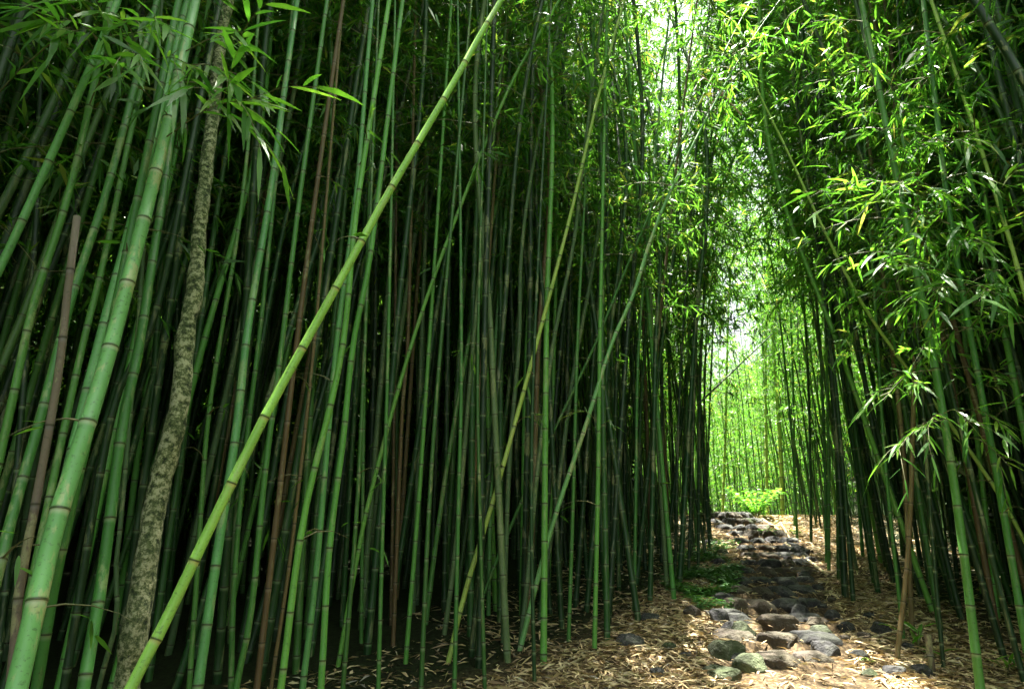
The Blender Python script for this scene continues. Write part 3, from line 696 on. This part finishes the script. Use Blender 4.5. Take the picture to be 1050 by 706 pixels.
def placed(x, y, region, edge, rr):
    k = rr.randrange(7)
    if (region == 'left' and bl(y) - x < 1.0 and 4.3 < y < 7.0) or (region == 'right' and x - br(y) < .7 and y < 7.2 and rr.random() < .6): k = 7 + k % 2
    tilt = rr.gauss(.03, .05); taz = 0.0
    sc_ = rr.uniform(.85, 1.12)
    if region == 'left' and edge < 1.2: tilt = abs(rr.gauss(.05, .04)) * (1 if y < 7 else .3); taz = rr.gauss(0, .5)       # leaning over the path
    elif region == 'right': tilt = abs(rr.gauss(.03, .03)) * (1 if y < 6 else .35); taz = PI + rr.gauss(0, .6)
    if region in ('left', 'right') and 6.8 < y < 10.5 and edge < .6 and region == 'left' and rr.random() < .2: tilt = rr.uniform(.10, .22); sc_ = 1.0; taz = (0 if region == 'left' else PI) + rr.gauss(0, .3)
    elif region in ('left', 'right') and y > 9.8 and edge < 3: sc_ *= .60
    elif region in ('left', 'right') and y > 8.5 and edge < 3: sc_ *= .78
    if region == 'far': tilt = rr.gauss(0, .05); taz = rr.uniform(0, 6.28); sc_ *= (.55 if y < 18.5 else .62) if abs(x / y - .345) < .07 else .8
    elif edge >= 1.2 and region == 'left': taz = rr.uniform(-1, 1)
    return k, tilt, taz, sc_, rr.uniform(0, 2 * PI)
def rotm(tilt, taz, rz):
    ax = np.array((-math.sin(taz), math.cos(taz), 0)); c, s_ = math.cos(tilt), math.sin(tilt)
    K = np.array(((0, 0, ax[1]), (0, 0, -ax[0]), (-ax[1], ax[0], 0)))
    R = np.eye(3) + s_ * K + (1 - c) * K @ K
    Z = np.array(((math.cos(rz), -math.sin(rz), 0), (math.sin(rz), math.cos(rz), 0), (0, 0, 1)))
    return R @ Z
from mathutils import Matrix
protos = {}
for k in range(NV):
    C, (V, Q, MI) = near_vars[k]
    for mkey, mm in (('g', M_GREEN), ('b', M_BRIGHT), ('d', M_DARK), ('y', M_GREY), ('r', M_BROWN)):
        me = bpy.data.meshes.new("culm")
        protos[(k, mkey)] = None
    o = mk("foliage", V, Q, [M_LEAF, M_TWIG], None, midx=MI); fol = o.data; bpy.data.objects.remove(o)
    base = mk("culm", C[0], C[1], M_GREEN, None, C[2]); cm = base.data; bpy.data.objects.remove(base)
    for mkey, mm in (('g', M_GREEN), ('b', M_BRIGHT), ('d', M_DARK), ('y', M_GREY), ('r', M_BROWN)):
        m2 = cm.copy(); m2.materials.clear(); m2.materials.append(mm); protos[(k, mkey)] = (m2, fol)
for me in [m for m in bpy.data.meshes if m.users == 0 and len(m.vertices) == 0]: bpy.data.meshes.remove(me)
describe = []
for (x, y, region, edge, d) in ind:
    rr = random.Random(int(x * 1000) * 7 + int(y * 1000))
    k, tilt, taz, sc_, rz = placed(x, y, region, edge, rr)
    if region == 'far' or (region == 'right' and y > 8.2): mkey = rr.choice('bbbgy')  # lighter materials, putting sunlight into the colour of these culms
    else: mkey = rr.choices('gbdyr', (4, .9, 6, .8, .8))[0]  # mostly darkened materials, thicket shade put into the colour
    root = empty("bamboo", (x, y, gz(x, y)))
    R = rotm(tilt, taz, rz)
    root.rotation_euler = Matrix(R.tolist()).to_euler()
    thick = rr.uniform(.8, 1.15); root.scale = (sc_, sc_, sc_)
    top = np.array(root.location) + R @ np.array((0, 0, 2.0)) * sc_
    dpt = camdepth(top); sxp = 525 + FPX * top[0] / dpt
    describe.append((root, region, mkey, sxp, d)); root["category"] = "bamboo"; root["group"] = LBL[region][1]
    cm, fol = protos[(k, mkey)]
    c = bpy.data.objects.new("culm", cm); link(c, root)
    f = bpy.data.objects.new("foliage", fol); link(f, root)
CN = {'g': 'mid green', 'b': 'light green', 'd': 'dark green', 'y': 'grey-green', 'r': 'dead brown'}
def band(region, px):
    if region == 'far': return "in the far grove, " + ("above the left bank" if px < 728 else "above the steps" if px < 772 else "behind the shrub" if px < 800 else "at its right")
    if region == 'left':
        for lim, t_ in ((110, "behind the thickest culm"), (215, "behind the lichened trunk"), (300, "behind the long pole's foot"), (400, "left of the middle"),
                        (480, "behind the crossing yellow culm"), (560, "behind the pale leaning culm"), (640, "behind the sunlit litter"), (9999, "at the path's left edge")):
            if px < lim: return t_
    for lim, t_ in ((850, "at the path's right edge"), (900, "behind the dark stout culm"), (950, "behind the red-brown culm"), (1010, "behind the right leaning culm"), (9999, "at the right border")):
        if px < lim: return t_
groups_ = {}
for it in describe: groups_.setdefault((it[1], it[2], band(it[1], it[3])), []).append(it)
OW = ["leftmost", "second", "third", "fourth", "fifth", "sixth", "seventh", "eighth", "ninth", "tenth", "eleventh", "twelfth", "thirteenth", "fourteenth", "fifteenth", "sixteenth", "seventeenth", "eighteenth"]
for (rg_, mk_, bd_), its in groups_.items():
    its.sort(key=lambda t_: t_[3])
    for i_, t_ in enumerate(its):
        if len(its) == 1: t_[0]["label"] = f"only {CN[mk_]} thicket culm {bd_}"
        else: t_[0]["label"] = f"{OW[min(i_, 17)]}{'' if i_ == 0 else ' from left'} of the {CN[mk_]} culms {bd_}"
# the rest of the thicket as one mass
rest = [s_ for s_ in spots if s_ not in ind_set]
Vs = []; Qs = []; Ms = []; Rs = []; off = 0
for (x, y, region, edge, d) in rest:
    rr = random.Random(int(x * 1000) * 7 + int(y * 1000))
    k, tilt, taz, sc_, rz = placed(x, y, region, edge, rr)
    if (region != 'far' and edge > 4.5) or (region == 'far' and (y > 19.5 or (x < 2 and y > 15))): C, F = deep_vars[2 + rr.randrange(2)]
    elif region == 'far' or edge < 1.5: C, F = far_vars[rr.randrange(4)]
    else: C, F = deep_vars[rr.randrange(2)]
    R = (rotm(tilt, taz, rz) * sc_).T; T = np.array((x, y, gz(x, y)))
    nl = len(F[1])
    keep = 1.0
    if region == 'far' and 3.2 < x < 9 : keep = .6
    nn = int(nl * keep)
    for V, Q, m_, rg in ((C[0], C[1], 0, C[2]), (F[0][:nn * 4], F[1][:nn], 1, None), (F[2], F[3], 2, None)):
        Vs.append((V @ R + T).astype(np.float32)); Qs.append(Q + off); off += len(V); Ms.append(np.full(len(Q), m_))
        Rs.append(rg if rg is not None else np.zeros((len(V), 4), np.float32))
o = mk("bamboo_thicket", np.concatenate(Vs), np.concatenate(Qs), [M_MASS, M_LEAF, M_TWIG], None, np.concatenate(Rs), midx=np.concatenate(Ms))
tag(o, "dense mass of further bamboo culms and leaves filling the forest behind", "bamboo thicket", None, "stuff")
print("spots", len(spots), "ind", len(ind), "mass", len(rest), "faces", len(o.data.polygons))

# ------------------------------------------------------------------ stones
def rock_mats():
    out = {}
    for nm, a, b_, moss in (("dark", (.022, .022, .026), (.065, .062, .062), .25), ("moss", (.035, .045, .022), (.09, .11, .05), .65), ("brown", (.045, .034, .024), (.10, .075, .05), .2)):
        m, t, p = new_mat("stone_" + nm); v = objcoord(t)
        n1 = noise_tex(t, 7, 6, v); n2 = noise_tex(t, 38, 5, v, .65); n3 = noise_tex(t, 5, 4, v)
        oi = N(t, "ShaderNodeObjectInfo")
        c = ramp(t, n1, [(.3, a), (.7, b_)])
        c = mix(t, ramp(t, n2, [(.52, (0, 0, 0)), (.68, (.35, .35, .35))]), c, (.16, .155, .13))
        g = N(t, "ShaderNodeNewGeometry"); sx = N(t, "ShaderNodeSeparateXYZ"); t.links.new(g.outputs["Normal"], sx.inputs[0])
        mm = N(t, "ShaderNodeMath", operation='MULTIPLY'); t.links.new(sx.outputs[2], mm.inputs[0]); t.links.new(ramp(t, n3, [(.42, (0, 0, 0)), (.6, (moss,) * 3)]), mm.inputs[1]); mm.use_clamp = True
        c = mix(t, mm.outputs[0], c, (.06, .09, .022))
        hsv = N(t, "ShaderNodeHueSaturation"); mr = N(t, "ShaderNodeMapRange"); mr.inputs[3].default_value = .75; mr.inputs[4].default_value = 1.2
        t.links.new(oi.outputs["Random"], mr.inputs[0]); t.links.new(mr.outputs[0], hsv.inputs["Value"]); t.links.new(c, hsv.inputs["Color"])
        t.links.new(hsv.outputs[0], p.inputs["Base Color"]); p.inputs["Roughness"].default_value = .8; bump(t, p, n2, 1.0, .03)
        out[nm] = m
    return out
RM = rock_mats()
import bmesh
bm = bmesh.new(); bmesh.ops.create_icosphere(bm, subdivisions=4, radius=1.0)
ICO = np.array([v.co[:] for v in bm.verts]); ICOF = np.array([[v.index for v in f.verts] for f in bm.faces]); bm.free()
def rock(name, loc, size, rz, mat, label, cat, group=None, seed=0, boxy=.6, tilt=0.0):
    V = ICO.copy(); rng = np.random.default_rng(seed + 999)
    # squared off, then chipped by random planes
    ne = 2 + 5 * boxy ** 1.5; V = V / (np.sum(np.abs(V) ** ne, axis=1, keepdims=True) ** (1 / ne))
    for _ in range(24):
        n = rng.normal(0, 1, 3); n /= np.linalg.norm(n); dd = rng.uniform(.70, .96) * (1 + .32 * boxy ** 1.5)
        e = V @ n - dd; V = V - np.outer(np.clip(e, 0, None), n)
    o3 = rng.uniform(0, 50, 3)
    nn = np.array([noise.noise(v * 1.7 + o3) * .10 + noise.noise(v * 4.5 + o3) * .05 + noise.noise(v * 12 + o3) * .025 for v in V])
    V = V * (1 + nn)[:, None]; V = V * (np.array(size) / 2)
    if tilt: c, s_ = math.cos(tilt), math.sin(tilt); V = V @ np.array(((1, 0, 0), (0, c, s_), (0, -s_, c)))
    o = mk(name, V, ICOF, mat, None, loc=loc); o.rotation_euler = (0, 0, rz)
    tag(o, label, cat, group); return o
ORD = ["lowest", "second lowest", "third", "fourth", "fifth", "sixth", "seventh", "eighth", "ninth", "tenth", "eleventh", "twelfth", "thirteenth", "fourteenth", "fifteenth", "topmost"]
rr = random.Random(21)
for k, (sy, sx, sw, sz) in enumerate(STEPS):
    n = 4 if k > 2 else 3
    cuts = [0] + sorted((i + rr.uniform(-.14, .14)) / n for i in range(1, n)) + [1]
    rise = (STEPS[k + 1][3] - sz) if k + 1 < len(STEPS) else .08
    for i in range(n):
        wd = (cuts[i + 1] - cuts[i]) * sw; cx = sx + ((cuts[i] + cuts[i + 1]) / 2 - .5) * sw
        bow = -.10 * abs((cuts[i] + cuts[i + 1]) - 1)
        cy = sy + .13 + rr.uniform(-.03, .04) - bow
        hgt = rise + .10; top = float(base_h(cx, sy)) + rise * rr.uniform(1.0, 1.14)
        where = "left" if i == 0 else "right" if i == n - 1 else ("middle" if n == 3 else ("inner left" if i == 1 else "inner right"))
        rock("step_stone", (cx, cy, top - hgt / 2 + .005), (wd * 1.05, rr.uniform(.26, .38), hgt), rr.uniform(-.07, .07), RM['brown' if (k < 3 and 0 < i < n - 1) or rr.random() < .4 else 'dark'],
             f"{where} stone of the {ORD[k]} step of the stone stairs on the path", "step stone", "stones of the path steps", seed=k * 10 + i, boxy=1.0)
EDGE = [  # photo x, y, width, height in px, material, label
    (748, 670, 38, 24, 'moss', "largest mossy green rounded rock at the left foot of the steps"),
    (772, 681, 34, 22, 'moss', "low mossy rock in front of the largest mossy one"),
    (764, 647, 28, 20, 'moss', "grey-green rock just above the largest mossy rock"),
    (742, 690, 40, 16, 'moss', "flat green rock at the bottom edge left of the lowest step"),
    (741, 634, 24, 18, 'dark', "dark rounded rock left of the fourth step"),
    (756, 643, 28, 16, 'dark', "dark angular rock beside the third step on its left"),
    (711, 627, 17, 15, 'brown', "small brown rounded rock alone in the litter left of the path"),
    (751, 628, 40, 12, 'dark', "long low dark slab left of the fifth step"),
    (648, 660, 30, 15, 'dark', "dark flat slab at the left edge of the sunlit litter"),
    (668, 635, 24, 10, 'dark', "narrow dark slab below the brown culm"),
    (687, 664, 15, 8, 'moss', "small green stone sunk in the middle of the sunlit litter"),
    (675, 690, 18, 10, 'dark', "dark chip of rock at the bottom edge in the litter"),
    (704, 672, 14, 6, 'dark', "small grey stone in the litter near the mossy rocks"),
    (742, 612, 30, 12, 'dark', "dark flat rock under the weeds left of the sixth step"),
    (757, 600, 20, 9, 'dark', "dark rock at the left end of the seventh step"),
    (852, 664, 30, 21, 'dark', "largest dark rock at the right end of the second step"),
    (846, 648, 24, 16, 'moss', "mossy grey rock above the largest dark rock on the right"),
    (823, 628, 22, 20, 'dark', "dark upright rock right of the fifth step"),
    (838, 640, 26, 10, 'brown', "flat brown rock right of the fourth step"),
    (856, 632, 16, 13, 'dark', "dark pointed rock in the litter right of the fifth step"),
    (871, 641, 20, 13, 'dark', "rounded grey rock at the foot of the dark stout culm"),
    (907, 643, 22, 17, 'dark', "round dark rock beside the red-brown culm"),
    (889, 652, 16, 10, 'brown', "small brown rock left of the round dark rock"),
    (920, 688, 26, 13, 'dark', "dark low rock near the bottom edge by the red-brown culm"),
    (884, 672, 20, 10, 'dark', "dark stone in the litter below the small brown rock"),
    (950, 685, 26, 14, 'dark', "dark stone at the foot of the broken stake"),
    (895, 690, 22, 8, 'moss', "greenish stone at the bottom edge right of the steps"),
    (868, 655, 12, 7, 'brown', "little brown stone right of the largest dark rock"),
    (840, 600, 12, 8, 'dark', "small dark stone right of the seventh step"),
    (825, 588, 14, 8, 'dark', "small stone at the right end of the eighth step"),
    (822, 566, 22, 12, 'dark', "dark rock right of the ninth and tenth steps"),
    (796, 556, 16, 9, 'dark', "dark rock right of the eleventh step"),
    (812, 558, 18, 10, 'dark', "nearly black rock beside the pale fallen cane"),
    (832, 574, 14, 8, 'dark', "black-grey stone below the pale fallen cane"),
    (768, 537, 16, 7, 'moss', "mossy stone right of the thirteenth step"),
    (777, 548, 16, 7, 'moss', "mossy stone right of the twelfth step"),
    (722, 545, 14, 7, 'dark', "grey stone left of the thirteenth step"),
    (729, 556, 18, 8, 'dark', "dark stone left of the eleventh step among the weeds"),
    (742, 566, 16, 8, 'moss', "green-grey stone left of the tenth step"),
    (738, 577, 18, 8, 'dark', "dark stone among the weeds left of the ninth step"),
    (722, 533, 12, 6, 'moss', "small mossy stone left of the fifteenth step"),
    (766, 528, 12, 6, 'moss', "small mossy stone under the bright shrub"),
    (893, 632, 14, 8, 'dark', "small dark rock behind the round dark rock"),
    (855, 615, 12, 7, 'brown', "small brown stone left of the dark stout culm"),
    (845, 625, 10, 6, 'dark', "tiny dark stone between the upright rock and the stout culm"),
    (934, 660, 14, 8, 'dark', "dark stone under the green sprout"),
]
for k, (px, py, wp, hp, mt, lb) in enumerate(EDGE):
    g = gp(px, min(py + hp * .35, 705)); dpt = camdepth(g); w_ = wp / FPX * dpt; h_ = hp / FPX * dpt
    z = gz(g[0], g[1])
    rock("rock", (g[0], g[1] + w_ * .25, z + h_ * .10), (w_, w_ * .85, h_ * 1.3), rr.uniform(-.6, .6), RM[mt], lb, "rock", "loose rocks along the path", seed=500 + k, boxy=.5)

# ------------------------------------------------------------------ fallen canes and sticks
FC = "dead canes lying on the ground"
cane((806, 560), None, (850, 592), None, .022, M_STRAW, "pale straw-coloured cane lying beside the dark rocks right of the steps", FC)
cane((781, 547), None, (798, 535), None, .022, M_GREY, "grey cane of the crossed pair near the top of the path, pointing up right", FC)
cane((782, 534), None, (803, 549), None, .022, M_STRAW, "pale cane of the crossed pair near the top of the path, pointing down right", FC)
cane((800, 536), None, (812, 558), None, .018, M_STRAW, "short pale cane just right of the crossed pair", FC)
cane((640, 676), None, (672, 668), None, .008, M_BROWN, "thin brown stick in the sunlit litter on the left", FC)
cane((868, 668), None, (890, 690), None, .008, M_STRAW, "thin straw stick in the litter right of the lowest steps", FC)
cane((890, 655), None, (946, 642), None, .008, M_STRAW, "thin straw stick reaching from the rocks into the right thicket", FC)
cane((925, 672), None, (950, 694), None, .008, M_STRAW, "thin pale stick beside the broken stake", FC)
cane((540, 672), None, (600, 660), None, .010, M_BROWN, "brown stick lying at the dark edge of the left thicket", FC)
cane((570, 690), None, (600, 676), None, .009, M_STRAW, "pale stick at the bottom edge between two upright culms", FC)
cane((700, 645), None, (735, 640), None, .006, M_STRAW, "short pale stick below the small brown rock", FC)
cane((951, 650), 4.55, (957, 694), 4.5, .022, M_DEAD, "broken pinkish bamboo stake standing at the bottom right", None, "broken_stake", cat="stake")
o = bpy.data.objects[-1] if False else None

# ------------------------------------------------------------------ litter, weeds and small plants
def litter():
    rng = np.random.default_rng(9); n = 95000
    y = 2.4 + (rng.random(n) ** 1.7) * 12.6; x = np.empty(n)
    far_ = rng.random(n) < .3; lo = np.interp(y, BLY, BLX) - .15 + .2 * (y < 5.6) - .3 * rng.random(n) - 1.6 * far_ * np.where(y > 5.6, 1, .75); hi = np.interp(y, BRY, BRX) + .1 + .5 * rng.random(n) + 1.2 * far_
    x = lo + rng.random(n) * (hi - lo)
    dp = np.abs(x - pc(y)); inpath = (dp < .45) & (y > 4)
    keep = ~inpath | (rng.random(n) < .12)
    cl = np.array([noise.noise((a * 1.3, b * 1.3, 7)) for a, b in zip(x, y)]); keep &= (cl > -.35) | (rng.random(n) < .4)
    x, y = x[keep], y[keep]; n = len(x)
    z = np.array([gz(a, b) for a, b in zip(x, y)]) + rng.uniform(.002, .022, n)
    az = rng.uniform(0, 2 * PI, n); D = np.stack([np.cos(az), np.sin(az), rng.normal(.05, .14, n)], 1)
    L = rng.gamma(4.0, .018, n) + .025; W = .008 + rng.random(n) ** 2 * .012
    V, Q = leaves(np.stack([x, y, z], 1), D, L, W, rng, droop=.3, roll=.7)
    # small broken twigs among the leaves
    o = mk("leaf_litter", V, Q, M_LITTER); tag(o, "golden carpet of dry fallen bamboo leaves on the forest floor", "leaf litter", None, "stuff")
litter()
def leaf_screen():  # added band of dark leaves that blocks light showing through the thicket
    rng = np.random.default_rng(77); P = []
    for a0, a1, r0, r1, n_ in ((-72, 11, 11.5, 14.5, 34000), (33, 75, 9.5, 12, 14000)):
        a = np.radians(rng.uniform(a0, a1, n_)); r = rng.uniform(r0, r1, n_); x = np.sin(a) * r; y = np.cos(a) * r
        z = base_h(x, y) + rng.uniform(0, 1, n_) ** 1.2 * 5.5
        P.append(np.stack([x, y, z], 1))
    P = np.concatenate(P); n_ = len(P); L = rng.uniform(.2, .42, n_)
    V, Q = leaves(P, rng.normal(0, 1, (n_, 3)) * (1, 1, .5), L, L * rng.uniform(.2, .32, n_), rng)
    m = leaf_mat("screen_leaf", [(0, (.012, .035, .010)), (1, (.03, .07, .02))], .15)
    tag(mk("leaf_screen", V, Q, m), "added screen of dark broad leaves blocking light deep inside the bamboo forest", "leaf_screen", None, "stuff")
leaf_screen()
def weeds():
    rng = np.random.default_rng(19); P = []; D = []; L = []; W = []
    c = 0
    while c < 620:
        px, py = rng.uniform(680, 785), rng.uniform(545, 640)
        if ((px - 732) / 52) ** 2 + ((py - 592) / 40) ** 2 > rng.uniform(.1, 1) : continue
        g = gp(px, py)
        if abs(g[0] - pc(g[1])) < .42: continue
        if noise.noise((g[0] * 2.5, g[1] * 2.5, 2)) < -.05: continue
        z = gz(g[0], g[1]); c += 1; h = rng.uniform(.02, .10)
        for k in range(9):
            a = rng.uniform(0, 2 * PI); P.append((g[0] + math.cos(a) * .02, g[1] + math.sin(a) * .02, z + h * rng.uniform(.3, 1))); D.append((math.cos(a), math.sin(a), rng.uniform(-.1, .6))); L.append(rng.uniform(.04, .08)); W.append(rng.uniform(.014, .03))
    V, Q = leaves(np.array(P), np.array(D), np.array(L), np.array(W), rng, roll=.3)
    o = mk("ground_cover", V, Q, M_WEED); tag(o, "low green weeds spreading left of the steps", "weeds", None, "stuff")
weeds()
def plant(name, px, py, label, h, nst, nl, lsize, seed, mat, wr=.16, up=.8, spread=.5, cat="plant"):
    rng = np.random.default_rng(seed); g = gp(px, py); g[2] = gz(g[0], g[1]) - .01
    root = empty(name, g); tag(root, label, cat)
    parts = []; P = []; D = []
    for k in range(nst):
        az = k * 2.4 + rng.uniform(-.3, .3); e = np.array((math.cos(az) * spread * h, math.sin(az) * spread * h, h * rng.uniform(.7, 1.05)))
        pp, s2 = spline([(0, 0, 0), e * .5 + np.array((0, 0, h * .08)), e]); parts.append(tube(pp, s2, np.linspace(0, s2[-1], 6), np.linspace(.005, .002, 6), 5))
        for i in range(nl):
            f = .2 + .8 * (i + .5) / nl; c0 = curve_at(pp, s2, np.array([f * s2[-1]]))[0]; a2 = rng.uniform(0, 2 * PI)
            P.append(c0); D.append((math.cos(a2) + e[0], math.sin(a2) + e[1], up * rng.uniform(.3, 1)))
    n = len(P); L = rng.uniform(*lsize, n)
    V, Q = leaves(np.array(P), np.array(D), L, L * wr, rng, droop=.35, stations=4, roll=.3)
    sv, sq, _ = join(parts)
    mk("leaves", V, Q, mat, root); mk("stem", sv, sq, M_TWIG, root)
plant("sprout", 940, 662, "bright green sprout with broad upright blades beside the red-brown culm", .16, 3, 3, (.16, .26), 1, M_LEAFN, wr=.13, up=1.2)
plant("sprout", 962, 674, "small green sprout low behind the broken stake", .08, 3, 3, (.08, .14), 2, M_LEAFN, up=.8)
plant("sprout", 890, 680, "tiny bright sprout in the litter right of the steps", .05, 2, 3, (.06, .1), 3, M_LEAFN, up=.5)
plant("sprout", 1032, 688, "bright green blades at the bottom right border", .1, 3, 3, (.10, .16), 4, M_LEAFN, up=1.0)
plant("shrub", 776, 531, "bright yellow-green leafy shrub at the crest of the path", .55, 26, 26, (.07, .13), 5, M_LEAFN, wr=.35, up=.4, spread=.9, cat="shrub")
plant("shrub", 717, 533, "dull green leafy shrub left of the topmost step", .4, 16, 20, (.06, .11), 6, M_WEED, wr=.35, up=.4, spread=.8, cat="shrub")
plant("seedling", 815, 550, "small green seedling by the nearly black rock", .12, 6, 8, (.05, .09), 7, M_LEAFN, wr=.35, up=.4, spread=.8)
plant("seedling", 787, 552, "small green seedling on the bank right of the twelfth step", .14, 8, 8, (.05, .09), 8, M_WEED, wr=.35, up=.4, spread=.9)

# bare pink twig hanging in the canopy
def bare_twig():
    pts = [(760, 118), (742, 98), (722, 80), (703, 70)]
    P = [at(x, y, 6.0) for x, y in pts]; b = P[0].copy(); parts = []
    path, s = spline(P); parts.append(tube(path - b, s, np.linspace(0, s[-1], 12), np.linspace(.010, .004, 12), 6))
    for a_, e_ in (((742, 98), (735, 70)), ((742, 98), (704, 104)), ((722, 80), (712, 92)), ((752, 110), (725, 116)), ((735, 101), (728, 112)), ((748, 106), (748, 84))):
        A = at(*a_, 6.0); E = at(*e_, 5.9); pp, s2 = spline([A, (A + E) / 2 + np.array((0, 0, .03)), E]); parts.append(tube(pp - b, s2, np.linspace(0, s2[-1], 6), np.linspace(.006, .0025, 6), 5))
    V, Q, _ = join(parts); o = mk("dead_branch", V, Q, M_PINK, None, loc=b); tag(o, "bare pinkish forked dead branch caught in the canopy over the path", "branch")
bare_twig()
